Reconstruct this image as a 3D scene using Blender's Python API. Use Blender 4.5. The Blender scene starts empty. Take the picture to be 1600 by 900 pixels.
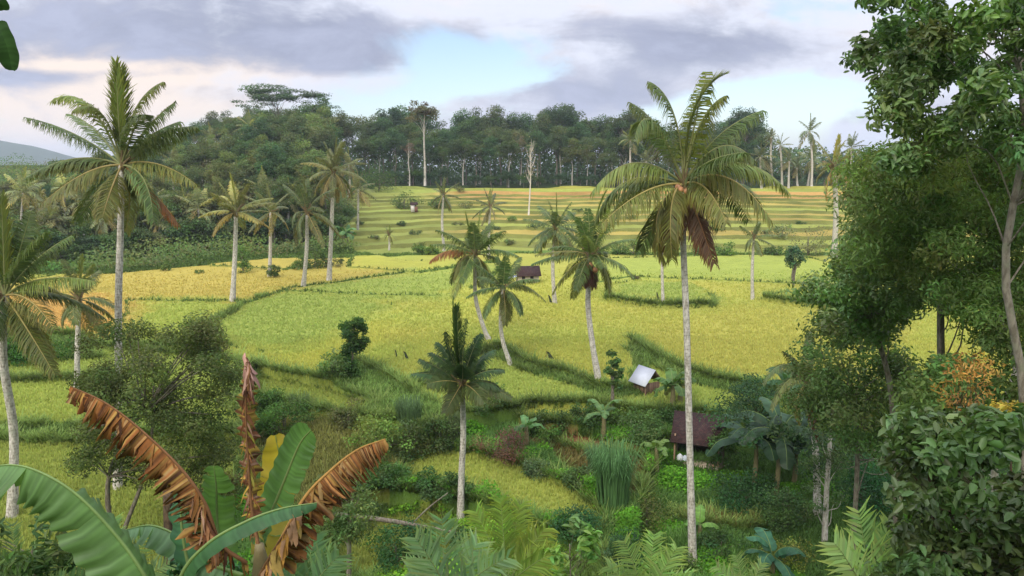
import bpy, math, random
import numpy as np

# ------------------------------------------------------------------ camera, sky, sun, exposure
S = bpy.context.scene
COL = S.collection
F_PX = 1150.0                      # focal length in units of a 1600 px wide picture
PITCH = math.radians(9.62)
EYE = 20.0                         # metres above the paddy plain

cam_d = bpy.data.cameras.new('camera')
cam = bpy.data.objects.new('camera', cam_d)
COL.objects.link(cam)
cam.location = (0, 0, EYE)
cam.rotation_euler = (math.pi / 2 - PITCH, 0, 0)
cam_d.sensor_width = 36
cam_d.lens = F_PX / 1600 * 36
cam_d.clip_start = 0.1
cam_d.clip_end = 30000
S.camera = cam

SUN_EL, SUN_AZ = math.radians(38), math.radians(205)   # azimuth clockwise from +Y (the view direction)
sun_d = bpy.data.lights.new('sun', 'SUN')
sun_d.energy = 1.5
sun_d.angle = math.radians(28)
sun_d.color = (1.0, 0.93, 0.80)
sun = bpy.data.objects.new('sun', sun_d)
COL.objects.link(sun)
sun.rotation_euler = (math.pi / 2 - SUN_EL, 0, math.pi - SUN_AZ)
sun.location = (0, 0, 60)

S.view_settings.view_transform = 'Standard'
S.view_settings.look = 'None'
S.view_settings.exposure = 0.93
S.view_settings.gamma = 1
S.render.engine = 'CYCLES'
S.cycles.max_bounces = 5
S.cycles.diffuse_bounces = 3
S.cycles.glossy_bounces = 1
S.cycles.transmission_bounces = 3
S.cycles.volume_bounces = 0
S.cycles.transparent_max_bounces = 4
S.cycles.use_denoising = True
S.cycles.caustics_reflective = False
S.cycles.caustics_refractive = False


def lin(r, g, b):
    return tuple(((c / 255) / 12.92 if c / 255 <= .04045 else ((c / 255 + .055) / 1.055) ** 2.4) for c in (r, g, b))


class NT:
    """tiny helper for node trees"""
    def __init__(s, tree):
        s.t = tree
        s.n = tree.nodes
        s.l = tree.links

    def node(s, typ, **kw):
        n = s.n.new(typ)
        for k, v in kw.items():
            setattr(n, k, v)
        return n

    def put(s, sock, v):
        if isinstance(v, bpy.types.NodeSocket):
            s.l.new(v, sock)
        elif isinstance(v, (tuple, list)):
            v = tuple(v)
            if len(v) == 3 and sock.type == 'RGBA':
                v = v + (1,)
            sock.default_value = v
        else:
            sock.default_value = v

    def m(s, op, a, b=0.0, c=None, clamp=False):
        n = s.node('ShaderNodeMath', operation=op, use_clamp=clamp)
        s.put(n.inputs[0], a)
        s.put(n.inputs[1], b)
        if c is not None:
            s.put(n.inputs[2], c)
        return n.outputs[0]

    def mixc(s, f, a, b, mode='MIX'):
        n = s.node('ShaderNodeMix', data_type='RGBA', blend_type=mode)
        s.put(n.inputs[0], f)
        s.put(n.inputs[6], a)
        s.put(n.inputs[7], b)
        return n.outputs[2]

    def ss(s, x, lo, hi):
        n = s.node('ShaderNodeMapRange', interpolation_type='SMOOTHSTEP')
        s.put(n.inputs[0], x)
        n.inputs[1].default_value = lo
        n.inputs[2].default_value = hi
        return n.outputs[0]

    def noise(s, vec, scale, detail=4, rough=.55, dist=0.0):
        n = s.node('ShaderNodeTexNoise')
        s.put(n.inputs['Vector'], vec)
        n.inputs['Scale'].default_value = scale
        n.inputs['Detail'].default_value = detail
        n.inputs['Roughness'].default_value = rough
        n.inputs['Distortion'].default_value = dist
        return n.outputs['Fac']

    def mapping(s, vec, scale=(1, 1, 1), loc=(0, 0, 0), rot=(0, 0, 0)):
        n = s.node('ShaderNodeMapping')
        s.put(n.inputs['Vector'], vec)
        n.inputs['Scale'].default_value = scale
        n.inputs['Location'].default_value = loc
        n.inputs['Rotation'].default_value = rot
        return n.outputs[0]


def build_world():
    w = bpy.data.worlds.new('World')
    S.world = w
    w.use_nodes = True
    w.node_tree.nodes.clear()
    k = NT(w.node_tree)
    tc = k.node('ShaderNodeTexCoord')
    D = tc.outputs['Generated']
    sp = k.node('ShaderNodeSeparateXYZ')
    k.l.new(D, sp.inputs[0])
    x, y, z = sp.outputs
    yy = k.m('MAXIMUM', k.m('ABSOLUTE', y), 0.2)
    X = k.m('DIVIDE', x, yy)                       # where on the sky the clouds stand
    Z = k.m('DIVIDE', z, yy)

    def blob(px, py, sx, sy, amp):                 # soft cloud bank round a compass direction
        x0, z0 = (px - 800) / 1150, (262 - py) / 1150
        a = k.m('DIVIDE', k.m('SUBTRACT', X, x0), sx / 1150)
        b = k.m('DIVIDE', k.m('SUBTRACT', Z, z0), sy / 1150)
        q = k.m('ADD', k.m('MULTIPLY', a, a), k.m('MULTIPLY', b, b))
        return k.m('MULTIPLY', k.m('EXPONENT', k.m('MULTIPLY', q, -1.0)), amp)

    def add(*v):
        r = v[0]
        for q in v[1:]:
            r = k.m('ADD', r, q)
        return r
    cv = k.node('ShaderNodeCombineXYZ')
    k.put(cv.inputs[0], X)
    k.put(cv.inputs[1], k.m('MULTIPLY', Z, 2.1))
    k.put(cv.inputs[2], 0.3)
    P = cv.outputs[0]
    n1 = k.noise(P, 3.6, 10, .58, .35)
    n2 = k.noise(k.mapping(P, (1, 1, 1), (4, 2, 1)), 7.5, 10, .62, .3)
    n3 = k.noise(k.mapping(P, (1, 1.6, 1), (9, 5, 1)), 3.0, 9, .62, .5)
    # cover: where any cloud stands; the blue gaps are right of the middle
    cover = add(k.m('MULTIPLY', k.m('SUBTRACT', n1, .5), 2.6), .62,
                blob(730, 120, 120, 55, -.62), blob(840, 95, 110, 50, -.22), blob(1240, 165, 190, 32, -.62), blob(620, 78, 70, 26, -.3),
                blob(200, 60, 330, 90, .6), blob(960, 30, 260, 45, .25), blob(1180, 95, 230, 42, .55),
                blob(910, 160, 150, 26, .45))
    mask = k.ss(cover, .22, .62)
    # how deep (grey) the cloud is: banks of grey over the left and the right middle
    deep = add(k.m('MULTIPLY', k.m('SUBTRACT', n3, .5), 1.7), k.m('MULTIPLY', k.m('SUBTRACT', n2, .5), 2.0), .36,
               blob(250, 55, 400, 62, .62), blob(560, 100, 190, 40, .32), blob(1130, 90, 200, 38, .5),
               blob(900, 165, 160, 26, .42), blob(60, 130, 120, 16, .45), blob(330, 150, 160, 22, .3),
               blob(140, 118, 130, 9, -.6), blob(330, 138, 110, 7, -.5), blob(60, 200, 200, 50, -.45),
               blob(700, 15, 130, 30, -.45), blob(950, 20, 160, 30, -.3), blob(860, 95, 110, 25, -.3), blob(1330, 40, 120, 50, -.35), blob(470, 140, 160, 18, -.35))
    dm = k.ss(deep, .12, .95)
    warm = k.ss(add(n2, blob(100, 190, 300, 80, .7), blob(200, 115, 260, 20, .3)), .42, .85)
    light_c = k.mixc(warm, lin(224, 228, 242), lin(250, 232, 216))
    dark_c = k.mixc(k.ss(n2, .3, .75), lin(138, 145, 168), lin(176, 182, 206))
    cloud = k.mixc(dm, light_c, dark_c)
    # a covered sky is brighter overhead than at the horizon
    up = k.m('ADD', 1.0, k.m('MULTIPLY', k.ss(z, .22, .9), 2.5))
    sky = k.node('ShaderNodeTexSky', sky_type='NISHITA')
    sky.sun_disc = False
    sky.sun_elevation = SUN_EL
    sky.sun_rotation = SUN_AZ
    sky.altitude = 600
    sky.dust_density = 1.5
    b1 = k.node('ShaderNodeBackground')
    k.put(b1.inputs[0], sky.outputs[0])
    b1.inputs[1].default_value = 0.09
    b2 = k.node('ShaderNodeBackground')
    k.put(b2.inputs[0], cloud)
    k.put(b2.inputs[1], k.m('MULTIPLY', up, 0.62))
    mx = k.node('ShaderNodeMixShader')
    k.put(mx.inputs[0], mask)
    k.l.new(b1.outputs[0], mx.inputs[1])
    k.l.new(b2.outputs[0], mx.inputs[2])
    out = k.node('ShaderNodeOutputWorld')
    k.l.new(mx.outputs[0], out.inputs[0])


build_world()

# ------------------------------------------------------------------ points in the place
CP, SP = math.cos(PITCH), math.sin(PITCH)


def ray(px, py):
    u, w = (px - 800) / F_PX, (450 - py) / F_PX
    return np.array([u, CP + w * SP, -SP + w * CP])


def W(px, py, Y):
    """the point at distance Y ahead that the photograph shows at px, py"""
    d = ray(px, py)
    return np.array([0, 0, EYE]) + d * (Y / d[1])


def G(px, py, z=0.0):
    """the point on the level z"""
    d = ray(px, py)
    return np.array([0, 0, EYE]) + d * ((z - EYE) / d[2])


def col_at(px, Y):
    """x of a plumb line through the picture's column px at distance Y near the horizon row"""
    return (px - 800) / F_PX * Y / (CP + 0.17 * SP)


# ------------------------------------------------------------------ materials
MATS = {}


def mat(name, build):
    if name not in MATS:
        m = bpy.data.materials.new(name)
        m.use_nodes = True
        m.node_tree.nodes.clear()
        k = NT(m.node_tree)
        out = k.node('ShaderNodeOutputMaterial')
        k.l.new(build(k), out.inputs[0])
        MATS[name] = m
    return MATS[name]


def principled(k, colr, rough=.7, spec=.3, bump=None, bstr=.3, bdist=.05):
    p = k.node('ShaderNodeBsdfPrincipled')
    k.put(p.inputs['Base Color'], colr)
    k.put(p.inputs['Roughness'], rough)
    k.put(p.inputs['Specular IOR Level'], spec)
    if bump is not None:
        b = k.node('ShaderNodeBump')
        b.inputs['Strength'].default_value = bstr
        b.inputs['Distance'].default_value = bdist
        k.put(b.inputs['Height'], bump)
        k.l.new(b.outputs[0], p.inputs['Normal'])
    return p


def leafy(trans=.38, rough=.6, spec=.10, vary=.35, nscale=1.2, tm=(1.25, 1.22, .7), sat=1.05, gain=1.52):
    def f(k):
        a = k.node('ShaderNodeAttribute', attribute_name='tint')
        oi = k.node('ShaderNodeObjectInfo')
        tc = k.node('ShaderNodeTexCoord')
        n = k.noise(tc.outputs['Object'], nscale, 3)
        v = k.m('ADD', 1 - vary / 2, k.m('MULTIPLY', n, vary))
        v = k.m('MULTIPLY', v, k.m('ADD', .88, k.m('MULTIPLY', oi.outputs['Random'], .24)))
        h = k.node('ShaderNodeHueSaturation')
        k.put(h.inputs['Hue'], k.m('ADD', .49, k.m('MULTIPLY', oi.outputs['Random'], .02)))
        h.inputs['Saturation'].default_value = sat
        k.put(h.inputs['Value'], k.m('MULTIPLY', v, gain))
        k.put(h.inputs['Color'], a.outputs['Color'])
        p = principled(k, h.outputs[0], rough, spec)
        t = k.node('ShaderNodeBsdfTranslucent')
        k.put(t.inputs[0], k.mixc(1.0, h.outputs[0], tm, 'MULTIPLY'))
        mx = k.node('ShaderNodeMixShader')
        mx.inputs[0].default_value = trans
        k.l.new(p.outputs[0], mx.inputs[1])
        k.l.new(t.outputs[0], mx.inputs[2])
        return mx.outputs[0]
    return f


def m_leaf(): return mat('leaf', leafy())
def m_gloss(): return mat('glossy_leaf', leafy(.28, .38, .28, .4, 9))
def m_palm(): return mat('palm_leaf', leafy(.34, .48, .22, .3, 2.5))
def m_grass(): return mat('grass_blade', leafy(.4, .7, .05, .3, .3, (1.04, 1.03, .95), .93, 1.18))


def bark(c1, c2, c3=None, sc=1.0, rings=0.0):
    def f(k):
        tc = k.node('ShaderNodeTexCoord')
        v = tc.outputs['Object']
        n = k.noise(k.mapping(v, (1, 1, .35)), 5 * sc, 6, .7)
        c = k.mixc(k.ss(n, .38, .62), c1, c2)
        h = n
        if c3:
            c = k.mixc(k.m('MULTIPLY', k.ss(k.noise(v, 1.3 * sc, 4, .6), .5, .68), .8), c, c3)
        if rings:
            w = k.node('ShaderNodeTexWave', wave_type='BANDS', bands_direction='Z', wave_profile='SAW')
            w.inputs['Scale'].default_value = rings
            w.inputs['Distortion'].default_value = 5.0
            w.inputs['Detail'].default_value = 2
            k.put(w.inputs['Vector'], v)
            c = k.mixc(k.m('MULTIPLY', k.m('MULTIPLY', k.ss(w.outputs['Fac'], .6, .96), k.ss(n, .35, .6)), .55), c, tuple(q * .35 for q in c2))
            h = k.m('ADD', n, k.m('MULTIPLY', w.outputs['Fac'], .6))
        return principled(k, c, .85, .15, h, .7, .03).outputs[0]
    return f


def m_coco(): return mat('palm_bark', bark((.60, .56, .49), (.30, .27, .22), (.40, .40, .32), 1.8, 1.6))
def m_trunk(): return mat('tree_bark', bark((.20, .17, .13), (.09, .075, .055), (.17, .18, .12), 2))
def m_pale(): return mat('pale_bark', bark((.50, .47, .41), (.30, .27, .22), (.30, .30, .22), 1.5))
def m_brown(): return mat('brown_bark', bark((.12, .08, .05), (.05, .035, .022), None, 3))


def m_tint(name='painted', rough=.8, spec=.2, vary=.4, sc=6, bst=.3):
    def f(k):
        a = k.node('ShaderNodeAttribute', attribute_name='tint')
        tc = k.node('ShaderNodeTexCoord')
        n = k.noise(tc.outputs['Object'], sc, 5, .65)
        c = k.mixc(1.0, a.outputs['Color'], k.mixc(n, (1 - vary,) * 3, (1 + vary,) * 3), 'MULTIPLY')
        return principled(k, c, rough, spec, n, bst, .02).outputs[0]
    return mat(name, f)


# ------------------------------------------------------------------ mesh building
class MB:
    def __init__(s):
        s.V, s.Fc, s.C, s.n = [], [], [], 0

    def add(s, V, Q, C=(1, 1, 1)):
        V = np.asarray(V, dtype=np.float32).reshape(-1, 3)
        Q = np.asarray(Q, dtype=np.int64).reshape(-1, 4)
        C = np.asarray(C, dtype=np.float32)
        if C.ndim == 1:
            C = np.tile(C, (len(V), 1))
        s.V.append(V)
        s.Fc.append(Q + s.n)
        s.C.append(C)
        s.n += len(V)
        return s

    def mesh(s, name, material, origin=(0, 0, 0), smooth=False):
        V = np.concatenate(s.V) - np.asarray(origin, dtype=np.float32)
        Q = np.concatenate(s.Fc)
        C = np.concatenate(s.C)
        me = bpy.data.meshes.new(name)
        me.vertices.add(len(V))
        me.vertices.foreach_set('co', V.astype(np.float32).ravel())
        me.loops.add(len(Q) * 4)
        me.loops.foreach_set('vertex_index', Q.astype(np.int32).ravel())
        me.polygons.add(len(Q))
        me.polygons.foreach_set('loop_start', np.arange(0, len(Q) * 4, 4, dtype=np.int32))
        me.polygons.foreach_set('loop_total', np.full(len(Q), 4, dtype=np.int32))
        if smooth:
            me.polygons.foreach_set('use_smooth', np.ones(len(Q), dtype=bool))
        a = me.color_attributes.new('tint', 'FLOAT_COLOR', 'POINT')
        a.data.foreach_set('color', np.concatenate([C, np.ones((len(C), 1), np.float32)], 1).ravel())
        me.materials.append(material)
        me.update(calc_edges=True)
        me.validate()
        return me

    def build(s, name, material, parent=None, origin=(0, 0, 0), smooth=False):
        return link(name, s.mesh(name, material, origin, smooth), parent)


def link(name, me, parent=None):
    o = bpy.data.objects.new(name, me)
    COL.objects.link(o)
    if parent is not None:
        o.parent = parent
    return o


LABELS = {}


def tag(o, label=None, cat=None, group=None, kind=None):
    if label:
        o['label'] = label
    if cat:
        o['category'] = cat
    if group:
        o['group'] = group
    if kind:
        o['kind'] = kind
    return o


def thing(name, loc, label, cat, group=None, rz=0.0, sc=None):
    o = bpy.data.objects.new(name, None)
    COL.objects.link(o)
    o.empty_display_size = .3
    o.location = tuple(float(q) for q in loc)
    o.rotation_euler = (0, 0, rz)
    if sc is not None:
        o.scale = sc
    return tag(o, label, cat, group)


def unit(v):
    v = np.asarray(v, dtype=float)
    return v / np.maximum(np.linalg.norm(v, axis=-1, keepdims=True), 1e-9)


def smooth_path(P, n):
    """Catmull-Rom through the points"""
    P = np.asarray(P, dtype=float)
    if len(P) == 2:
        t = np.linspace(0, 1, n)[:, None]
        return P[0] * (1 - t) + P[1] * t
    Q = np.vstack([2 * P[0] - P[1], P, 2 * P[-1] - P[-2]])
    out = []
    for s in np.linspace(0, len(P) - 1 - 1e-6, n):
        i = int(s)
        t = s - i
        a, b, c, d = Q[i:i + 4]
        out.append(.5 * ((2 * b) + (-a + c) * t + (2 * a - 5 * b + 4 * c - d) * t * t + (-a + 3 * b - 3 * c + d) * t ** 3))
    return np.array(out)


def tube(mb, path, r, ns=6, col=(1, 1, 1), cap=True):
    path = np.asarray(path, dtype=float)
    n = len(path)
    r = np.broadcast_to(np.asarray(r, dtype=float), (n,)) if np.ndim(r) == 0 else np.interp(np.linspace(0, 1, n), np.linspace(0, 1, len(r)), r)
    T = unit(np.gradient(path, axis=0))
    ref = np.array([0, 0, 1.0]) if abs(T[:, 2]).mean() < .8 else np.array([1.0, 0, 0])
    A = unit(np.cross(T, ref))
    B = np.cross(T, A)
    th = np.linspace(0, 2 * np.pi, ns, endpoint=False)
    V = path[:, None] + r[:, None, None] * (np.cos(th)[None, :, None] * A[:, None] + np.sin(th)[None, :, None] * B[:, None])
    V = V.reshape(-1, 3)
    Q = []
    for i in range(n - 1):
        for j in range(ns):
            a, b = i * ns + j, i * ns + (j + 1) % ns
            Q.append((a, b, b + ns, a + ns))
    if cap and ns >= 4:
        for base in (0, (n - 1) * ns):
            for j in range(1, ns - 2, 2):
                Q.append((base, base + j, base + j + 1, base + j + 2))
            if ns % 2:
                Q.append((base, base + ns - 2, base + ns - 1, base))[:0] if False else None
    mb.add(V, Q, col)


def box(mb, c, size, rz=0.0, col=(1, 1, 1), tilt=None):
    s = np.array(size) / 2
    P = np.array([[x, y, z] for x in (-1, 1) for y in (-1, 1) for z in (-1, 1)]) * s
    if tilt is not None:
        ax, an = tilt
        ca, sa = math.cos(an), math.sin(an)
        if ax == 'x':
            R = np.array([[1, 0, 0], [0, ca, -sa], [0, sa, ca]])
        else:
            R = np.array([[ca, 0, sa], [0, 1, 0], [-sa, 0, ca]])
        P = P @ R.T
    R = np.array([[math.cos(rz), -math.sin(rz), 0], [math.sin(rz), math.cos(rz), 0], [0, 0, 1]])
    P = P @ R.T + np.array(c)
    mb.add(P, [(0, 1, 3, 2), (4, 6, 7, 5), (0, 4, 5, 1), (2, 3, 7, 6), (0, 2, 6, 4), (1, 5, 7, 3)], col)


# ---- leaves
def leaf_cards(mb, rng, P, nrm, size, tint, droop=.3, wid=.45, jitter=.25, fold=.12, rnd=False):
    """one folded diamond per point; tint is (3,) or (N,3)"""
    N = len(P)
    nrm = unit(nrm)
    r = rng.normal(size=(N, 3))
    r[:, 2] -= droop
    a = unit(r - (r * nrm).sum(1, keepdims=True) * nrm)
    b = np.cross(nrm, a)
    L = (size * rng.uniform(1 - jitter, 1 + jitter, N))[:, None]
    w = L * wid
    if rnd:                                        # an oval leaf folded along its midrib, tip drooping
        tint = np.asarray(tint, dtype=float)
        if tint.ndim == 1:
            tint = np.tile(tint, (N, 1))
        up = nrm * fold * L
        V = np.stack([P - a * L * .5, P + b * w * .46 + up - a * L * .2, P + b * w * .38 + up * .6 + a * L * .2, P + a * L * .5 - nrm * L * .12,
                      P - b * w * .38 + up * .6 + a * L * .2, P - b * w * .46 + up - a * L * .2], 1)
        q = np.arange(N)[:, None] * 6
        C = tint * rng.uniform(.7, 1.3, (N, 1)) * (1 + rng.normal(size=(N, 3)) * .06)
        mb.add(V.reshape(-1, 3), np.concatenate([q + [0, 1, 2, 3], q + [0, 3, 4, 5]]), np.clip(np.repeat(C, 6, 0), 0, 1))
        return
    V = np.stack([P - a * L * .5, P + b * w * .5 + nrm * fold * L - a * L * .05, P + a * L * .5 - nrm * L * .05, P - b * w * .5 + nrm * fold * L - a * L * .05], 1)
    Q = np.arange(4 * N).reshape(N, 4)
    tint = np.asarray(tint, dtype=float)
    if tint.ndim == 1:
        tint = np.tile(tint, (N, 1))
    C = tint * rng.uniform(.72, 1.28, (N, 1)) * (1 + rng.normal(size=(N, 3)) * .06)
    mb.add(V.reshape(-1, 3), Q, np.clip(np.repeat(C, 4, 0), 0, 1))


def foliage(mb, rng, cen, rad, nleaf, size, tint, upb=.5, droop=.3, wid=.45, shell=.45, cvar=.22, rnd=False):
    """leaf clumps: cen (K,3), rad (K,3)"""
    cen = np.asarray(cen, float)
    rad = np.asarray(rad, float)
    K = len(cen)
    vol = np.cbrt(rad.prod(1)) ** 2
    cnt = np.maximum(3, (nleaf * vol / vol.sum()).astype(int))
    idx = np.repeat(np.arange(K), cnt)
    N = len(idx)
    d = unit(rng.normal(size=(N, 3)))
    r = rng.uniform(shell ** 2, 1.12, N) ** .5
    off = d * r[:, None] * rad[idx]
    P = cen[idx] + off + rng.normal(size=(N, 3)) * size * .25
    nrm = d * .55 + np.array([0, 0, upb]) + rng.normal(size=(N, 3)) * .45
    ct = np.asarray(tint)[None] * rng.uniform(1 - cvar, 1 + cvar, (K, 1)) * (1 + rng.normal(size=(K, 3)) * .07)
    leaf_cards(mb, rng, P, nrm, size, ct[idx], droop, wid, rnd=rnd)


def grown_tree(rng, H, rx, cz, rz, nclump, cr, nleaf, leaf, tint, trunk_r, stems=1, flat=.6, ry=None, clear=.3, wander=.04, upb=.5, limb_n=None, wid=.5, top_bias=0.0, full=False, shell=.45):
    """a trunk with limbs that reach the leaf clumps; returns (trunk mb, crown mb), base at the origin"""
    ry = ry or rx
    tr, cw = MB(), MB()
    d = unit(rng.normal(size=(nclump, 3)))
    if not full:
        d[:, 2] = np.where(d[:, 2] < -.35, -d[:, 2] * .6, d[:, 2])
    rr = rng.uniform(.25, 1.0, nclump) ** .55
    wob = 1 + .22 * np.sin(3 * np.arctan2(d[:, 1], d[:, 0]) + rng.uniform(0, 6)) * (1 - abs(d[:, 2]))
    cen = d * rr[:, None] * np.array([rx, ry, rz]) * wob[:, None] + np.array([0, 0, cz + top_bias * rz])
    sc = rng.uniform(.65, 1.3, nclump)[:, None]
    rad = cr * sc * np.array([1, 1, flat])
    foliage(cw, rng, cen, rad, nleaf, leaf, tint, upb=upb, wid=wid, shell=shell)
    for s in range(stems):
        lean = rng.normal(size=2) * wander * H * (1 if s else .5)
        zt = cz + rz * .35
        P = [[0, 0, 0]] + [[lean[0] * t + rng.normal() * wander * H * .3, lean[1] * t + rng.normal() * wander * H * .3, zt * t] for t in (.3, .55, .8, 1)]
        path = smooth_path(P, 12)
        k = 1 / (1 + .35 * (stems > 1))
        tube(tr, path, [trunk_r * 1.35 * k, trunk_r * k, trunk_r * .8 * k, trunk_r * .5 * k, trunk_r * .18], 8)
        for j in range(s, min(nclump, limb_n or nclump), stems):
            c = cen[j]
            t0 = np.clip((c[2] - .75 * math.hypot(c[0], c[1]) - .06 * H) / zt * rng.uniform(.85, 1.05), clear * .8, .97)
            b = path[int(t0 * 11)]
            mid = (b + c) / 2 + np.array([0, 0, .10 * np.linalg.norm(c - b)]) + rng.normal(size=3) * .05 * rx
            r0 = trunk_r * (.42 - .25 * t0)
            tube(tr, smooth_path([b, mid, c], 5), [r0, r0 * .6, r0 * .2], 4, cap=False)
    return tr, cw


# ---- palms
def bez(P0, P1, P2, t):
    t = np.asarray(t)[:, None]
    return (1 - t) ** 2 * P0 + 2 * t * (1 - t) * P1 + t * t * P2


def frond(mb, rng, P0, P1, P2, n=55, ll=.9, w=.05, droop=.5, tint=(.06, .09, .03), rib=(.16, .17, .06), t0=.14, V=.0, rr=.03, sweep=.55, gap=0.0, side=None, tipl=.35):
    P0, P1, P2 = (np.asarray(p, float) for p in (P0, P1, P2))
    path = bez(P0, P1, P2, np.linspace(0, 1, 14))
    tube(mb, path, [rr, rr * .7, rr * .4, rr * .12], 4, rib, cap=False)
    t = np.linspace(t0, .995, n) + rng.uniform(-.3, .3, n) / n
    t = np.clip(t, 0, 1)
    C = bez(P0, P1, P2, t)
    T = unit(2 * (1 - t)[:, None] * (P1 - P0) + 2 * t[:, None] * (P2 - P1))
    if side is None:
        S = np.cross(P1 - P0, P2 - P1)
        if np.linalg.norm(S) < .05 * np.linalg.norm(P1 - P0) ** 2:
            S = np.cross(T.mean(0), [0.2, 1, .1])
        if abs(unit(S)[2]) > .75:
            S = np.cross(T.mean(0), [0, 0, 1.0])
    else:
        S = np.asarray(side, float)
    S = unit(S)
    S = unit(S[None] - (T @ S)[:, None] * T)
    N = unit(np.cross(S, T))
    N = N * np.where(N[:, 2:3] < 0, -1, 1)
    prof = np.interp(t, [0, .12, .3, .6, .85, 1], [.3, .6, 1, .95, .62, tipl]) * ll
    for sgn in (-1, 1):
        keep = rng.uniform(size=n) >= gap
        j = rng.normal(size=(n, 3)) * .09
        dr = droop * rng.uniform(.75, 1.25, n)[:, None]
        d1 = unit(T * sweep + sgn * S * .9 + N * V + j - np.array([0, 0, 1]) * dr * .45)
        d2 = unit(T * (sweep * .8) + sgn * S * .55 + N * V * .5 + j * 2 - np.array([0, 0, 1]) * dr * 1.5)
        L = (prof * rng.uniform(.88, 1.1, n))[:, None]
        wv = unit(T - (T * d1).sum(1, keepdims=True) * d1 + N * .25) * w
        A = C
        Bm = A + d1 * L * .5
        E = Bm + d2 * L * .5
        V_ = np.stack([A - wv * .35, A + wv * .35, Bm + wv * .5, Bm - wv * .5, E + wv * .06, E - wv * .06], 1)[keep]
        m = len(V_)
        if not m:
            continue
        q = np.arange(m)[:, None] * 6
        Q = np.concatenate([q + [0, 1, 2, 3], q + [3, 2, 4, 5]])
        c = np.asarray(tint)[None] * rng.uniform(.75, 1.25, (m, 1)) * (1 + rng.normal(size=(m, 3)) * .05)
        c = np.repeat(c, 6, 0).reshape(m, 6, 3)
        c[:, 4:] *= np.array([1.25, 1.05, .8])
        mb.add(V_.reshape(-1, 3), Q, np.clip(c.reshape(-1, 3), 0, 1))


def az_dir(az, el):
    return np.array([math.cos(az) * math.cos(el), math.sin(az) * math.cos(el), math.sin(el)])


def crown_fronds(rng, c, L, n=18, up=1.45, down=-.65, bend=.9, spread=0.0):
    """generic coconut crown: yields P0, P1, P2, age 0 (young, upright) .. 1 (old, hanging)"""
    out = []
    az = rng.uniform(0, 6.28)
    for i in range(n):
        a = i / max(1, n - 1)
        az += 2.39996 + rng.normal() * .15
        el = up + (down - up) * a ** .9 + rng.normal() * .08
        l = L * rng.uniform(.88, 1.08) * (.8 + .2 * min(1, a * 3 + .2))
        b = bend * (.45 + .75 * math.cos(el) ** 2) * rng.uniform(.7, 1.25)
        P1 = c + az_dir(az, el) * l * .52
        P2 = P1 + az_dir(az, max(el - b, -1.45)) * l * .55
        out.append((c, P1, P2, a))
    return out


PALM_G = (.064, .096, .032)

# ------------------------------------------------------------------ the ground
def vnoise(x, y, sc, seed=0):
    x = np.asarray(x, float) / sc + 1000.5
    y = np.asarray(y, float) / sc + 1000.5
    g = np.random.default_rng(seed).uniform(0, 1, (256, 256))
    xi, yi = np.floor(x).astype(int), np.floor(y).astype(int)
    fx, fy = x - xi, y - yi
    fx, fy = fx * fx * (3 - 2 * fx), fy * fy * (3 - 2 * fy)
    a, b = g[xi % 256, yi % 256], g[(xi + 1) % 256, yi % 256]
    c, d = g[xi % 256, (yi + 1) % 256], g[(xi + 1) % 256, (yi + 1) % 256]
    return (a * (1 - fx) + b * fx) * (1 - fy) + (c * (1 - fx) + d * fx) * fy


def inpoly(x, y, poly):
    r = np.zeros(np.shape(x), bool)
    n = len(poly)
    for i in range(n):
        x1, y1 = poly[i]
        x2, y2 = poly[(i + 1) % n]
        if y1 == y2:
            continue
        c = ((y1 > y) != (y2 > y)) & (x < (x2 - x1) * (y - y1) / (y2 - y1) + x1)
        r ^= c
    return r


def wpoly(pts, z):
    return [tuple(G(px, py, z)[:2]) for px, py in pts]


K = .64
C_OCHRE = np.array(lin(198, 180, 88)) * K
C_ORANGE = np.array(lin(218, 176, 98)) * K
C_YG = np.array(lin(176, 186, 84)) * K
C_YEL = np.array(lin(192, 191, 84)) * K
C_GRN = np.array(lin(164, 178, 84)) * K
C_LIME = np.array(lin(172, 184, 86)) * K
C_BANK = np.array(lin(118, 146, 66)) * K
C_LUSH = np.array(lin(96, 132, 58)) * K
C_SOIL = np.array(lin(150, 104, 74)) * K
C_DRY = np.array(lin(150, 138, 74)) * K
C_DARK = np.array(lin(66, 84, 42)) * K
RICE, GRASS, LUSH, SOIL, WOOD = 0, 1, 2, 3, 4

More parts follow.
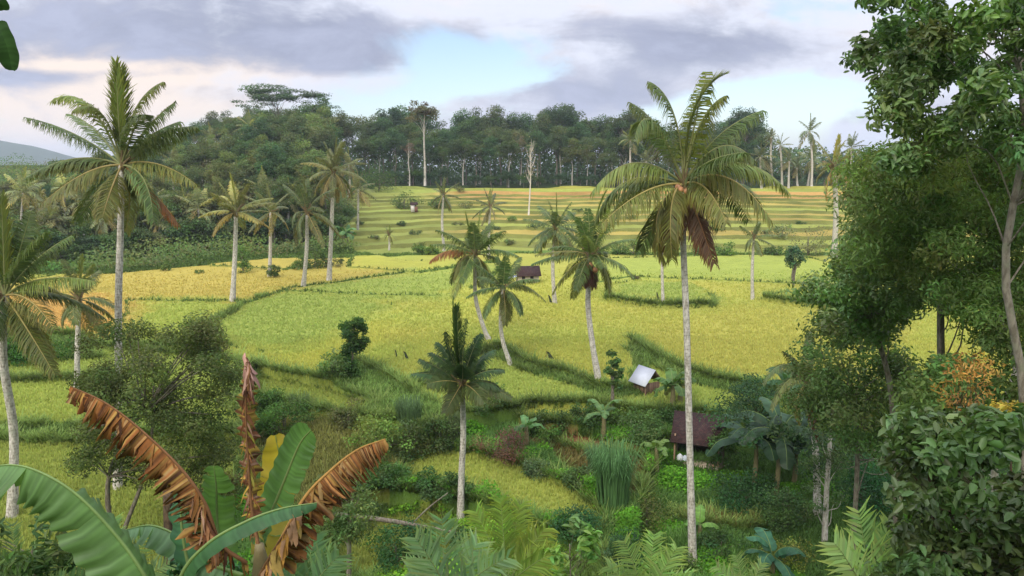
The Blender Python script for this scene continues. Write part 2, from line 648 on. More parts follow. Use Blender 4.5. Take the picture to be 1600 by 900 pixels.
# (picture outline, level, colour, kind of ground), painted in this order on the plain at level 0
FIELDS = [
    # the big plain, left: ripe ochre fields
    ([(-200, 526), (-200, 440), (20, 440), (170, 416), (300, 402), (372, 396), (470, 401), (545, 398), (562, 410), (640, 424), (520, 441), (440, 453), (385, 471), (330, 500), (352, 536), (150, 541)], .25, C_OCHRE, RICE),
    ([(-200, 526), (-200, 458), (20, 455), (160, 468), (215, 505), (200, 541)], .22, C_ORANGE, RICE),
    ([(200, 470), (385, 471), (330, 500), (352, 536), (150, 541), (190, 500)], .12, C_YG, RICE),
    ([(300, 404), (400, 394), (470, 402), (480, 412), (440, 420), (330, 414)], .55, C_OCHRE, RICE),
    # green band
    ([(352, 538), (336, 505), (385, 473), (440, 456), (600, 462), (610, 480), (560, 505), (490, 545), (420, 552)], .06, C_GRN, RICE),
    ([(440, 452), (560, 436), (700, 416), (790, 408), (760, 440), (700, 462), (600, 461)], .12, C_GRN, RICE),
    ([(540, 416), (650, 424), (720, 414), (780, 405), (640, 408), (560, 392)], .5, C_YEL, RICE),
    # middle
    ([(690, 462), (780, 440), (900, 430), (950, 470), (860, 500), (700, 484)], .03, C_YEL, RICE),
    ([(352, 560), (490, 545), (560, 505), (640, 480), (560, 560), (450, 592), (380, 574)], -.02, C_YEL, RICE),
    # right
    ([(945, 445), (985, 438), (1080, 441), (1112, 455), (1110, 473), (1030, 474), (948, 462)], .65, C_GRN, RICE),
    ([(930, 404), (1240, 396), (1330, 420), (1330, 445), (1190, 440), (985, 432), (930, 440)], .15, C_LIME, RICE),
    ([(1192, 462), (1260, 450), (1420, 452), (1420, 490), (1200, 490)], .8, C_YG, RICE),
    ([(985, 527), (1060, 500), (1190, 470), (1420, 500), (1420, 640), (1200, 600), (1130, 588), (1060, 570), (1010, 545)], .04, C_OCHRE * .5 + C_YG * .5, RICE),
    # in front of the first bund: the strip of paddy between the two banks
    ([(700, 560), (775, 540), (830, 566), (900, 586), (944, 604), (984, 610), (990, 560), (985, 530), (1010, 547), (1060, 573), (1130, 592), (1200, 604), (1420, 640),
      (1420, 720), (1200, 680), (1100, 650), (1000, 650), (930, 650), (850, 650), (760, 650), (690, 655), (640, 600)], -.55, C_LIME, RICE, 0),
    ([(775, 538), (830, 564), (900, 584), (944, 602), (984, 606), (986, 528), (1012, 545), (1060, 571), (1130, 590), (1200, 602), (1420, 638),
      (1420, 654), (1200, 617), (1130, 603), (1060, 585), (1010, 562), (1000, 612), (944, 614), (900, 597), (830, 577), (774, 550)], -.5, C_BANK, GRASS, 0),
    # far left, nearer than the ochre fields
    ([(-300, 530), (150, 545), (350, 562), (380, 575), (380, 1000), (-900, 1000), (-900, 540)], -.35, C_LIME, RICE),
    ([(-300, 526), (125, 526), (150, 560), (-300, 564)], -.2, C_BANK, GRASS),
    ([(-400, 604), (130, 596), (160, 670), (-400, 674)], -.7, C_YG, RICE),
    ([(-400, 670), (190, 668), (200, 690), (-400, 694)], -.95, C_BANK, GRASS),
    ([(-400, 690), (380, 690), (380, 1000), (-600, 1000)], -1.3, C_YG * .85, RICE),
    # the low ground: everything nearer than the plain's last bank
    ([(385, 574), (450, 592), (520, 606), (580, 622), (640, 632), (690, 640), (760, 640), (850, 630), (930, 630), (1000, 640), (1100, 640), (1200, 668), (1420, 710),
      (1900, 800), (2600, 1400), (200, 1400), (290, 850), (350, 760), (400, 650)], -2.3, C_LUSH, LUSH, -.5),
    ([(520, 585), (548, 560), (575, 570), (640, 610), (700, 640), (690, 668), (600, 652), (520, 625)], -.5, C_BANK * 1.25, GRASS, -.3),
    ([(395, 582), (450, 598), (520, 612), (600, 640), (560, 654), (450, 632), (395, 606)], -1.2, C_YG * .9, RICE),
    ([(805, 642), (930, 640), (965, 648), (900, 662), (812, 664)], -1.2, C_YEL, RICE),
    ([(380, 690), (440, 640), (520, 660), (640, 690), (610, 770), (430, 800)], -2.2, C_DRY * .5 + C_LIME * .4, GRASS),
    ([(590, 705), (700, 704), (800, 720), (900, 770), (958, 826), (930, 852), (860, 832), (760, 782), (640, 764)], -2.7, C_LIME * .65 + C_YEL * .35, RICE),
    ([(590, 768), (760, 790), (870, 840), (940, 864), (980, 1100), (560, 1100), (500, 800)], -4.0, C_BANK, LUSH, -2.7),
    ([(540, 812), (690, 800), (730, 850), (700, 905), (500, 900)], -3.9, C_YG * .75, RICE),
    ([(800, 678), (880, 684), (1000, 700), (1010, 722), (930, 716), (820, 700)], -2.5, C_SOIL, SOIL),
    ([(1000, 756), (1040, 752), (1050, 770), (1010, 778)], -3.3, C_SOIL, SOIL),
    ([(830, 690), (930, 716), (1010, 722), (1000, 790), (900, 760)], -2.9, C_DRY * .75, GRASS),
    ([(1020, 720), (1420, 700), (2000, 800), (2000, 1200), (980, 1200), (1000, 830)], -4.0, C_LUSH * .85, LUSH),
    ([(1060, 800), (1180, 806), (1200, 820), (1080, 818)], -3.7, C_DRY, GRASS),
]
FIELDS = [(wpoly(f[0], f[4] if len(f) > 4 else f[1]), f[1], f[2], f[3]) for f in FIELDS]

NST = 13
_e = np.linspace(0, 1, NST + 1) ** .92
TER_Z = 11.0


def ground(x, y, full=False):
    x = np.atleast_1d(np.asarray(x, float))
    y = np.atleast_1d(np.asarray(y, float))
    xw = x + (vnoise(x, y, 1.1, 3) - .5) * .5 + (vnoise(x, y, 5, 4) - .5) * .8
    yw = y + (vnoise(x, y, 1.3, 5) - .5) * .6 + (vnoise(x, y, 6, 6) - .5) * 1.0
    z = np.zeros_like(x)
    kind = np.zeros(x.shape, int)
    n1 = vnoise(x, y, 9, 11)
    n2 = vnoise(x, y * .6, 22, 12)
    col = C_YG[None] * (1 - n2[:, None]) + C_YEL[None] * n2[:, None]
    col = col * .55 + .45 * (C_LIME[None] * n1[:, None] + C_OCHRE[None] * (1 - n1[:, None]))
    for poly, pz, pc, pk in FIELDS:
        i = inpoly(xw, yw, poly)
        if i.any():
            z[i] = pz
            kind[i] = pk
    if full:                                   # colours run into one another over a metre or two
        acc = np.zeros_like(col)
        for q in range(5):
            cq = col.copy()
            sc_ = np.clip(y / 90, .4, 1.2)
            xq = x + ((vnoise(x, y, 2.5, 60 + q) - .5) * 5 + (vnoise(x, y, 14, 80 + q) - .5) * 7) * sc_
            yq = y + ((vnoise(x, y, 2.5, 70 + q) - .5) * 6 + (vnoise(x, y, 14, 90 + q) - .5) * 8) * sc_
            soft_q = (kind == RICE) & (z > -.3)
            for poly, pz, pc, pk in FIELDS:
                if pk != RICE or pz < -.3:
                    i = inpoly(xw, yw, poly)
                    cq[i] = pc
                else:
                    i = inpoly(xq, yq, poly) & soft_q
                    cq[i] = pc
            acc += cq
        col = acc / 5
    # thin bunds: dark grassy rims where a field steps down
    u = x / np.maximum(y, 1)
    # terraces that climb to the forest
    wob = 6.0 * np.sin(x / 31 + .8) + 3.2 * np.sin(x / 15 + 2) + 2.4 * (vnoise(x, y, 9, 21) - .5) + np.where(x > 40, (x - 40) * .06, 0)
    s = (yw - 163 - wob) / (300 - 163)
    ter = (s > 0) & (y < 420)
    sc = np.clip(s, 0, .9999)
    # left part steps at other heights, so the terrace lines do not run on
    sh = 1.3 * (vnoise(x, y * .35, 34, 22) - .5) + .35 * (vnoise(x, y * .5, 9, 28) - .5)
    kf = np.interp(sc, _e, np.arange(NST + 1)) + sh * (sc > .05)
    kf = np.clip(kf, 0, NST - .001)
    k = np.floor(kf)
    fr = kf - k
    step = np.clip((fr - .80) / .16, 0, 1)
    zt = TER_Z * (k + step) / NST + np.clip(s * 8, 0, 1) * (.9 * (vnoise(x, y * .5, 26, 29) - .5) + .35 * (vnoise(x, y, 7, 30) - .5)) * np.clip((1 - s) * 5, 0, 1)
    tc = np.zeros(col.shape)
    pal = [C_YG, C_YG, C_OCHRE, C_YG, C_OCHRE, C_OCHRE * .9, C_YG, C_OCHRE, C_OCHRE, C_ORANGE * .85, C_ORANGE * .85, C_YG, C_YEL, C_YEL, C_YEL, C_YEL]
    for j in range(NST + 1):
        tc[k == j] = pal[j]
    greenish = np.clip((-u - .06) / .07, 0, 1)[:, None] * np.array([.9, .9, .9])
    tc = tc * (1 - greenish) + C_GRN * greenish
    pn = vnoise(x + k * 37, y * .1 + k * 9, 16, 24)[:, None]
    tc = tc * (.66 + .42 * pn) * np.array([1, .97, 1.12])
    tc[:, 2] *= 1.0
    ris = (fr > .70 + .16 * vnoise(x + 31 * k, y * .2, 12, 27)) & (k < NST - 3)
    tc[ris] = (C_DRY * .46 + C_BANK * .34) * (0.75 + .6 * vnoise(x[ris], y[ris], 5, 25)[:, None])
    tk = np.where(ris, GRASS, RICE)
    z = np.where(ter, zt, z)
    col = np.where(ter[:, None], tc, col)
    kind = np.where(ter, tk, kind)
    foot = (s > -.035) & (s <= 0.0)
    kind[foot] = GRASS
    col[foot] = C_BANK * .9
    # the wooded hill on the left
    uf = -.222 + .012 * np.sin(y / 11) + .03 * np.clip((y - 230) / 70, 0, 1)
    hill = np.clip((y - 152 - 14 * np.clip((-u - .25) / .3, 0, 1) * -1 - 10 * np.clip((u + .40) / .18, 0, 1)) / 120, 0, 1.2)
    wl = (u < uf) & (y > 154 - 22 * np.clip((-u - .30) / .25, 0, 1) + 8 * np.clip((u + .35) / .12, 0, 1))
    zl = TER_Z * np.clip((y - 160) / 140, 0, 1) * 1.0 + 8 * np.clip((y - 170) / 130, 0, 1) * np.clip((uf - u) / .08, 0, 1)
    z = np.where(wl, np.maximum(zl, 0.2), z)
    kind[wl] = WOOD
    col[wl] = C_DARK * (.7 + .6 * n1[wl, None])
    edge = wl & (y < 172)
    col[edge] = C_BANK * (.55 + .4 * n1[edge, None])
    # forest floor beyond the terraces, then the land falls away
    far = y > 299 + 3 * np.sin(x / 20)
    kind[far] = WOOD
    col[far] = C_DARK * (.6 + .5 * n1[far, None])
    z = np.where(y > 420, np.maximum(z * 0 + TER_Z, 0) * np.clip(1 - (y - 420) / 900, 0, 1) - 12 * np.clip((y - 420) / 1500, 0, 1), z)
    # the slope below the viewpoint
    zs = 18.3 - .62 * y + .4 * (vnoise(x, y, 4, 41) - .5)
    near = zs > z
    z = np.where(near, zs, z)
    kind[near] = LUSH
    col[near] = C_LUSH * .8 * (.7 + .6 * vnoise(x[near], y[near], 1.5, 42)[:, None])
    soft = (kind != RICE) & (kind != WOOD) & ~near
    z = z + np.where(soft, .35 * (vnoise(x, y, 2.2, 51) - .5), 0) + .05 * (vnoise(x, y, 1.5, 52) - .5)
    if full:
        return z, col, kind
    return z


def gz(x, y):
    return float(ground([x], [y])[0])


def make_ground():
    rows = np.concatenate([np.arange(-14, 30, 1.2), np.arange(30, 84, .22), np.arange(84, 160, .38), np.arange(160, 302, .34), np.geomspace(302, 9000, 60)])
    NU = 900
    us = np.linspace(-1.15, 1.15, NU)
    wr = np.where(rows < 30, 30 + (30 - rows) * .3, rows)
    Y = np.repeat(rows[:, None], NU, 1)
    X = wr[:, None] * us[None]
    z, col, kind = ground(X.ravel(), Y.ravel(), True)
    # rim where the ground drops towards the viewer: dark earth and grass on the bank faces
    Z = z.reshape(X.shape)
    dz = np.abs(np.diff(Z, axis=0, prepend=Z[:1])) + np.abs(np.diff(Z, axis=1, prepend=Z[:, :1]))
    bank = (dz > .10).ravel() & (kind == RICE) & (Y.ravel() < 162)
    kind2 = kind.copy()
    col[bank] = C_BANK * .75
    kind2[bank] = GRASS
    i, j = np.meshgrid(np.arange(len(rows) - 1), np.arange(NU - 1), indexing='ij')
    a = (i * NU + j).ravel()
    Q = np.stack([a, a + 1, a + NU + 1, a + NU], 1)
    mb = MB()
    mb.add(np.stack([X.ravel(), Y.ravel(), z], 1), Q, col)

    def f(k):
        at = k.node('ShaderNodeAttribute', attribute_name='tint')
        tc = k.node('ShaderNodeTexCoord')
        v = tc.outputs['Object']
        fine = k.noise(k.mapping(v, (1, .8, 1)), 3.2, 5, .75)
        mid = k.noise(v, .35, 5, .65)
        big = k.noise(k.mapping(v, (.5, 1.3, 1), (7, 3, 0)), .06, 4, .6)
        row = k.noise(k.mapping(v, (.5, 2.4, .3), (0, 0, 0), (0, 0, .25)), 1.1, 3, .6)
        m = k.m('ADD', k.m('ADD', k.m('MULTIPLY', fine, .65), k.m('MULTIPLY', mid, .55)), k.m('ADD', k.m('MULTIPLY', big, .35), k.m('MULTIPLY', row, .35)))
        c = k.mixc(1.0, at.outputs['Color'], k.mixc(k.ss(m, .62, 1.28), (.74, .77, .72), (1.20, 1.17, 1.12)), 'MULTIPLY')
        return principled(k, c, .9, .1, fine, .8, .25).outputs[0]
    o = mb.build('ground', mat('ground', f), smooth=False)
    tag(o, kind='structure')
    return X.ravel(), Y.ravel(), z, col, kind2, dz.ravel()


GX, GY, GZ, GC, GK, GD = make_ground()
rng = np.random.default_rng(5)


def blades(mb, P, h, w, tint, nb=3, lean=.35, var=.28):
    """tufts of nb grass blades at P"""
    N = len(P)
    for b in range(nb):
        az = rng.uniform(0, 2 * np.pi, N)
        d = np.stack([np.cos(az), np.sin(az), np.zeros(N)], 1)
        s = np.stack([-np.sin(az), np.cos(az), np.zeros(N)], 1)
        hh = (h * rng.uniform(.6, 1.25, N))[:, None]
        ww = np.reshape(w, (-1, 1)) if np.ndim(w) else w
        L = lean * rng.uniform(.2, 1.3, N)[:, None]
        base = P + d * .06
        top = base + np.array([0, 0, 1]) * hh + d * hh * L
        V = np.stack([base - s * ww / 2, base + s * ww / 2, top + s * ww * .12, top - s * ww * .12], 1)
        c = tint * rng.uniform(1 - var, 1 + var, (N, 1)) * (1 + rng.normal(size=(N, 3)) * .04)
        mb.add(V.reshape(-1, 3), np.arange(4 * N).reshape(N, 4), np.clip(np.repeat(c, 4, 0), 0, 1))


def scatter_cover():
    def sample(mask, n, wgt=None):
        idx = np.nonzero(mask)[0]
        if wgt is not None:
            p = wgt[idx] / wgt[idx].sum()
            idx = rng.choice(idx, n, p=p)
        else:
            idx = rng.choice(idx, n)
        sp = np.clip(GY[idx] * .0028, .1, .5)
        x = GX[idx] + rng.uniform(-1, 1, n) * sp
        y = GY[idx] + rng.uniform(-1, 1, n) * sp
        z = ground(x, y)
        return np.stack([x, y, np.minimum(z, GZ[idx] + .1)], 1), GC[idx]
    vis = (abs(GX / np.maximum(GY, 1)) < .80) & (GY > 34)
    mb = MB()
    m = vis & (GK == RICE) & (GY < 140)
    P, C = sample(m, 170000)
    keep = rng.uniform(size=len(P)) < np.clip((140 - P[:, 1]) / 60, 0, 1)
    P, C = P[keep], C[keep]
    h = .25 + .04 * rng.normal(size=len(P))
    blades(mb, P, h, .035 + .0009 * P[:, 1], C * np.array([1.13, 1.15, 1.08]), 3, .35, .14)
    tag(mb.build('rice', m_grass()), kind='stuff')
    mb = MB()
    m = vis & ((GK == GRASS) & (GY < 165) | (GK == WOOD) & (GY < 172))
    P, C = sample(m, 52000)
    blades(mb, P, .34 + .1 * rng.normal(size=len(P)), .05 + .0008 * P[:, 1], C * 1.0 * (1 + .4 * rng.uniform(-1, 1, (len(P), 1))), 4, .8)
    m = vis & (GK == LUSH) & (GY < 90)
    P, C = sample(m, 60000)
    n = vnoise(P[:, 0], P[:, 1], 3.0, 77)
    blades(mb, P, .28 + .65 * n ** 2, .06 + .0008 * P[:, 1], C * (.85 + .85 * n[:, None]), 4, .9)
    m = vis & (GD > .22) & (GY < 110)                 # long grass hanging down the steep bank faces
    P, C = sample(m, 26000)
    n = vnoise(P[:, 0], P[:, 1], 4, 93)[:, None]
    P[:, 2] += rng.uniform(-.3, .1, len(P))
    blades(mb, P, .55 + .2 * rng.normal(size=len(P)), .06 + .0008 * P[:, 1], (C_BANK * .9 + C_DRY * .15) * (.75 + .7 * n), 4, 1.2)
    tag(mb.build('grass', m_grass()), kind='stuff')
    # low leafy weeds and creepers between the terraces
    mb = MB()
    m = vis & ((GK == LUSH) | (GK == WOOD)) & (GY < 85)
    P, C = sample(m, 140000)
    n = vnoise(P[:, 0], P[:, 1], 2.2, 78) * vnoise(P[:, 0], P[:, 1], 7, 79) * 2
    keep = n > .30
    P, C, n = P[keep], C[keep], n[keep]
    for L in range(2):
        Q = P + np.stack([rng.normal(size=len(P)) * .15, rng.normal(size=len(P)) * .15, (n - .3) * rng.uniform(.1, 1.5, len(P))], 1)
        leaf_cards(mb, rng, Q, rng.normal(size=Q.shape) * .5 + [0, -.3, .8], .21, C * (1.05 + 1.0 * (vnoise(P[:, 0], P[:, 1], 1.4, 92)[:, None] - .4)) * [.95, 1.1, .8], wid=.65)
    tag(mb.build('undergrowth', m_leaf()), kind='stuff')
    # scrub under and between the trees of the hillside, and the deep wood behind the first rows
    mb = MB()
    m = (GK == WOOD) & (GY < 300) & (GX / np.maximum(GY, 1) < -.18) & (GX / np.maximum(GY, 1) > -.85)
    P, C = sample(m, 80000)
    n = vnoise(P[:, 0], P[:, 1], 6.0, 101) * .6 + vnoise(P[:, 0], P[:, 1], 17, 102) * .6
    hmax = np.clip((n - .25) * 7.5, .6, 6)
    Q = P + np.stack([rng.normal(size=len(P)) * .8, rng.normal(size=len(P)) * .8, hmax * rng.uniform(.25, 1.05, len(P))], 1)
    cc = 1.25 * np.stack([.055 + .05 * vnoise(P[:, 0], P[:, 1], 8, 103), .085 + .05 * vnoise(P[:, 0], P[:, 1], 9, 104), .034 + 0 * n], 1)
    leaf_cards(mb, rng, Q, rng.normal(size=Q.shape) * .5 + [0, -.5, .7], .58, cc * .9, wid=.6)
    tag(mb.build('hillside_scrub', m_leaf()), kind='stuff')
    mb = MB()
    N = 42000
    y = rng.uniform(322, 410, N)
    x = rng.uniform(-.62, .62, N) * y
    hm = (11 + 7 * vnoise(x, y, 14, 105)) * np.interp(x / y, [-.62, -.42, -.3], [.1, .55, 1])
    z0 = ground(x, y)
    Q = np.stack([x, y, z0 + hm * rng.uniform(.02, 1, N)], 1)
    cc = np.array([[.046, .074, .034]]) * (.7 + .7 * vnoise(x, y, 9, 106)[:, None])
    leaf_cards(mb, rng, Q, rng.normal(size=Q.shape) * .5 + [0, -.6, .5], 1.5, cc, wid=.6)
    tag(mb.build('distant_wood', m_leaf()), kind='stuff')


scatter_cover()


def make_mountain():
    mb = MB()
    nx, ny = 160, 40
    xs = np.linspace(-4200, -800, nx)
    ys = np.linspace(2500, 4200, ny)
    X, Y = np.meshgrid(xs, ys)
    px = 800 + X / 3200 * 1150
    top = np.interp(px, [-700, -300, -60, 0, 45, 100, 140, 240], [205, 190, 212, 219, 227, 243, 262, 275])
    ridge = (255 - top) / 1150 * 3200 + 20
    prof = np.exp(-((Y - 3200) / 420) ** 2)
    Z = -30 + (ridge + 30) * prof * (1 + .07 * (vnoise(X, Y, 160, 8) - .5)) + 8 * (vnoise(X, Y, 60, 9) - .5) * prof
    i, j = np.meshgrid(np.arange(ny - 1), np.arange(nx - 1), indexing='ij')
    a = (i * nx + j).ravel()
    mb.add(np.stack([X, Y, Z], 2).reshape(-1, 3), np.stack([a, a + 1, a + nx + 1, a + nx], 1), np.array([.04, .065, .035]))
    tag(mb.build('hills', m_tint('wooded_hill', .95, .05, .5, .02), smooth=True), kind='structure')


make_mountain()


def make_haze():
    m = bpy.data.materials.new('haze')
    m.use_nodes = True
    m.node_tree.nodes.clear()
    k = NT(m.node_tree)
    out = k.node('ShaderNodeOutputMaterial')
    v = k.node('ShaderNodeVolumePrincipled')
    k.put(v.inputs['Color'], (.80, .88, 1.0, 1))
    v.inputs['Density'].default_value = HAZE
    v.inputs['Anisotropy'].default_value = .2
    k.l.new(v.outputs[0], out.inputs['Volume'])
    mb = MB()
    box(mb, (0, 4600, 80), (24000, 9400, 290))
    tag(mb.build('haze', m), kind='stuff')


HAZE = .00015
make_haze()

# ------------------------------------------------------------------ where things stand
_YS = np.concatenate([np.arange(5, 34, .5), np.arange(34, 330, .25)])


def hit(px, py):
    d = ray(px, py)
    x, z = d[0] * _YS / d[1], EYE + d[2] * _YS / d[1]
    g = ground(x, _YS)
    i = np.nonzero(z <= g)[0]
    Y = _YS[i[0]] if len(i) else 320.0
    p = W(px, py, Y)
    p[2] = gz(p[0], p[1])
    return p


def foot(px, Y):
    """a place on the ground at distance Y, under picture column px"""
    x = (px - 800) / F_PX * Y
    for _ in range(3):
        z = gz(x, Y)
        v = (z - EYE) / Y
        # forward depth along the optical axis
        x = (px - 800) / F_PX * (Y * CP - (z - EYE) * SP)
    return np.array([x, Y, z])


def m_of(px, Y):
    return px / F_PX * Y


# ------------------------------------------------------------------ the wooded ridge behind the terraces
def forest():
    protos = []
    specs = [  # H, rx, cz, rz, nclump, clump r, leaves, leaf, tint, trunk r, flat, wid
        (24, 5.6, 14.5, 8.6, 46, 2.2, 6200, .62, (.060, .094, .036), .26, .65),
        (24, 4.8, 15, 8.2, 38, 2.1, 5200, .62, (.048, .084, .038), .22, .65),
        (24, 6.4, 14, 8.8, 54, 2.0, 6400, .55, (.070, .098, .040), .28, .55),
        (24, 5.2, 13.6, 9.4, 46, 2.0, 6000, .58, (.082, .102, .038), .22, .7),
        (24, 6.6, 16.5, 6.0, 38, 2.3, 5200, .55, (.054, .086, .038), .26, .45),
        (24, 4.2, 14.5, 8.8, 34, 2.0, 4600, .60, (.062, .086, .040), .20, .75),
        (24, 5.2, 16, 7.0, 34, 1.7, 2900, .50, (.110, .100, .055), .22, .5),
        (24, 5.4, 13.5, 9.0, 46, 2.0, 5600, .56, (.105, .130, .050), .22, .6),
    ]
    for i, sp in enumerate(specs):
        r = np.random.default_rng(100 + i)
        H, rx, cz, rz, nc, cr, nl, lf, tint, tr_, fl = sp
        t, c = grown_tree(r, H, rx, cz, rz, nc, cr, nl, lf, tint, tr_, flat=fl, limb_n=14, clear=.45)
        protos.append((t.mesh('trunk', m_pale() if i in (0, 3, 6) else m_trunk()), c.mesh('crown', m_leaf()), H))
    # low bushy trees of the wood's edge
    bush = []
    for i, (nl, tint) in enumerate([(2600, (.052, .085, .030)), (2600, (.075, .095, .034)), (2400, (.040, .070, .034)), (2400, (.095, .105, .045))]):
        r = np.random.default_rng(200 + i)
        t, c = grown_tree(r, 7, 3.0, 4.2, 3.0, 26, 1.25, nl, .42, tint, .16, stems=2, limb_n=10, clear=.2)
        bush.append((t.mesh('trunk', m_trunk()), c.mesh('crown', m_leaf()), 7.3))
    top_px = [-60, 0, 60, 150, 230, 290, 330, 360, 400, 440, 500, 530, 560, 590, 620, 660, 690, 740, 780, 830, 870, 910, 950, 970, 1000, 1040, 1100, 1150, 1175, 1200, 1240, 1340, 1500]
    top_v = [272, 268, 256, 240, 208, 188, 176, 168, 164, 160, 154, 166, 178, 166, 164, 162, 182, 170, 166, 172, 158, 178, 188, 168, 172, 195, 190, 168, 178, 224, 232, 228, 222]

    words = ['first', 'second', 'third', 'fourth', 'fifth', 'sixth', 'seventh', 'eighth', 'ninth', 'tenth', 'eleventh', 'twelfth', 'thirteenth', 'fourteenth', 'fifteenth', 'sixteenth', 'seventeenth',
             'eighteenth', 'nineteenth', 'twentieth', 'twenty-first', 'twenty-second', 'twenty-third', 'twenty-fourth', 'twenty-fifth', 'twenty-sixth', 'twenty-seventh', 'twenty-eighth', 'twenty-ninth',
             'thirtieth', 'thirty-first', 'thirty-second', 'thirty-third', 'thirty-fourth', 'thirty-fifth', 'thirty-sixth', 'thirty-seventh', 'thirty-eighth', 'thirty-ninth', 'fortieth'] + ['far'] * 80
    rg = random.Random(11)

    def put(p, pr, H, wsc, nm, label, cat, group):
        s = H / pr[2]
        e = thing(nm, p, label, cat, group, rz=rg.uniform(0, 6.28), sc=(s * wsc, s * wsc, s))
        link('trunk', pr[0], e)
        link('crown', pr[1], e)
        return e

    rows = [  # name, y, px from, px to, spacing px, lift of tops below profile, protos
        ('back row of the far wood', 352, 300, 1200, 27, -2, (0, 1, 2, 4, 5)),
        ('middle row of the far wood', 328, 560, 1230, 30, 16, (0, 1, 2, 3, 5, 2)),
        ('front row of the far wood', 306, 556, 1345, 25, 36, (0, 3, 2, 6, 1, 0, 5)),
    ]
    kinds = ['broad dark green tree', 'narrow dark green tree', 'wide spreading tree', 'olive green tree', 'flat-topped tree', 'slender tree', 'thin brownish tree', 'light green tree']
    for rn, Y, a, b, sp, off, pk in rows:
        n = int((b - a) / sp)
        for i in range(n):
            px = a + sp * (i + .5) + rg.uniform(-6, 6)
            y = Y + rg.uniform(-7, 7)
            if Y < 310:
                y = 303 + rg.uniform(0, 7)
            p = foot(px, y)
            vt = np.interp(px, top_px, top_v) + off + rg.uniform(-6, 9)
            H = W(px, vt, y)[2] - p[2]
            k = rg.choice(pk)
            put(p, protos[k], max(9, H), rg.uniform(.85, 1.2), 'forest_tree', '%s, %s from the left, %s' % (kinds[k], words[i], rn), 'tree', 'trees of the ' + rn)
    # understorey along the wood's foot
    n = 30
    for i in range(n):
        px = 562 + i * 26 + rg.uniform(-7, 7)
        y = 301 + rg.uniform(0, 3)
        p = foot(px, y)
        put(p, bush[rg.choice((0, 2, 2))], rg.uniform(3.5, 7.5), rg.uniform(1.0, 1.5), 'edge_shrub', 'low dark shrub at the foot of the far wood, %s from the left' % words[i], 'shrub', 'shrubs at the foot of the wood')
    # the hill on the left: trees in tiers, lower ones nearer
    tiers = [
        ('top tier of the hillside wood', 290, 150, 560, 25, 8, True),
        ('third tier of the hillside wood', 258, 90, 545, 26, 22, True),
        ('second tier of the hillside wood', 226, -80, 540, 28, 40, True),
        ('lowest tier of the hillside wood', 196, -90, 530, 30, 64, False),
        ('edge tier of the hillside wood', 178, 60, 530, 27, 104, False),
    ]
    for rn, Y, a, b, sp, off, big in tiers:
        n = int((b - a) / sp)
        for i in range(n):
            px = a + sp * (i + .5) + rg.uniform(-8, 8)
            y = Y + rg.uniform(-9, 9)
            p = foot(px, y)
            vt = np.interp(px, top_px, top_v) + off * np.interp(px, [0, 200, 300], [.45, .8, 1]) + rg.uniform(-10, 10)
            H = max(6, W(px, vt, y)[2] - p[2])
            if H > 11:
                k = rg.choice((0, 1, 2, 3, 7, 7, 5, 2))
                put(p, protos[k], H, rg.uniform(.8, 1.1), 'forest_tree', '%s, %s from the left, %s' % (kinds[k], words[i], rn), 'tree', 'trees of the ' + rn)
            else:
                k = rg.choice((0, 1, 2, 3))
                put(p, bush[k], H, rg.uniform(1, 1.4), 'bushy_tree', 'low bushy green tree, %s from the left, %s' % (words[i], rn), 'tree', 'trees of the ' + rn)
    # shrubs at the back edge of the ochre field
    for i in range(26):
        px = -30 + i * 22 + rg.uniform(-6, 6)
        y = np.interp(px, [-100, 0, 170, 300, 420, 560], [128, 134, 150, 162, 168, 172]) + rg.uniform(1, 6)
        p = foot(px, y)
        put(p, bush[rg.choice((0, 1, 2, 0, 3))], rg.uniform(4.0, 8.5), rg.uniform(1.1, 1.6), 'edge_shrub', 'leafy shrub at the back of the ochre field, %s from the left along the wood' % words[i], 'shrub', 'shrubs behind the ochre field')
    for i in range(17):
        px = -20 + i * 34 + rg.uniform(-9, 9)
        y = np.interp(px, [-100, 0, 170, 300, 420, 560], [128, 134, 150, 162, 168, 172]) + rg.uniform(9, 17)
        p = foot(px, y)
        put(p, bush[rg.choice((0, 1, 3))], rg.uniform(8, 13) * np.interp(px, [0, 200, 560], [.75, 1, 1]), rg.uniform(.8, 1.1), 'bushy_tree', 'tall bushy tree behind the field-edge shrubs, %s from the left' % words[i], 'tree', 'bushy trees behind the field-edge shrubs')

    # trees that stand out of the wood
    def special(px, vtop, y, nm, label, **kw):
        p = foot(px, y)
        H = W(px, vtop, y)[2] - p[2]
        s = H / kw.get('H', 24)
        r = np.random.default_rng(int(px))
        kk = dict(H=24, rx=5, cz=17, rz=5, nclump=26, cr=1.8, nleaf=3500, leaf=.55, tint=(.05, .075, .034), trunk_r=.3)
        mm = kw.pop('mat', m_trunk())
        kk.update(kw)
        t, c = grown_tree(r, **kk)
        e = thing(nm, p, label, 'tree', sc=(s, s, s))
        t.build('trunk', mm, e)
        c.build('crown', m_leaf(), e)
    special(442, 134, 318, 'layered_tree', 'tall flat-topped tree with airy layered foliage above the left end of the wood',
            rx=15, ry=7, cz=19.5, rz=5, nclump=64, cr=2.7, flat=.16, nleaf=8000, leaf=.6, tint=(.050, .080, .038), upb=1.5, mat=m_trunk(), limb_n=18)
    special(664, 154, 300, 'tall_bare_trunk_tree', 'tall olive-brown tree with a long pale trunk standing out of the wood',
            rx=4.6, cz=19.5, rz=4.2, nclump=26, cr=1.5, nleaf=2600, tint=(.10, .10, .05), mat=m_pale(), limb_n=9)
    special(640, 210, 299.5, 'thin_brown_tree', 'thin brownish half-bare tree left of the long pale trunk',
            rx=3.4, cz=16, rz=6, nclump=30, cr=1.1, nleaf=1100, tint=(.13, .10, .07), mat=m_pale(), limb_n=12, leaf=.4)
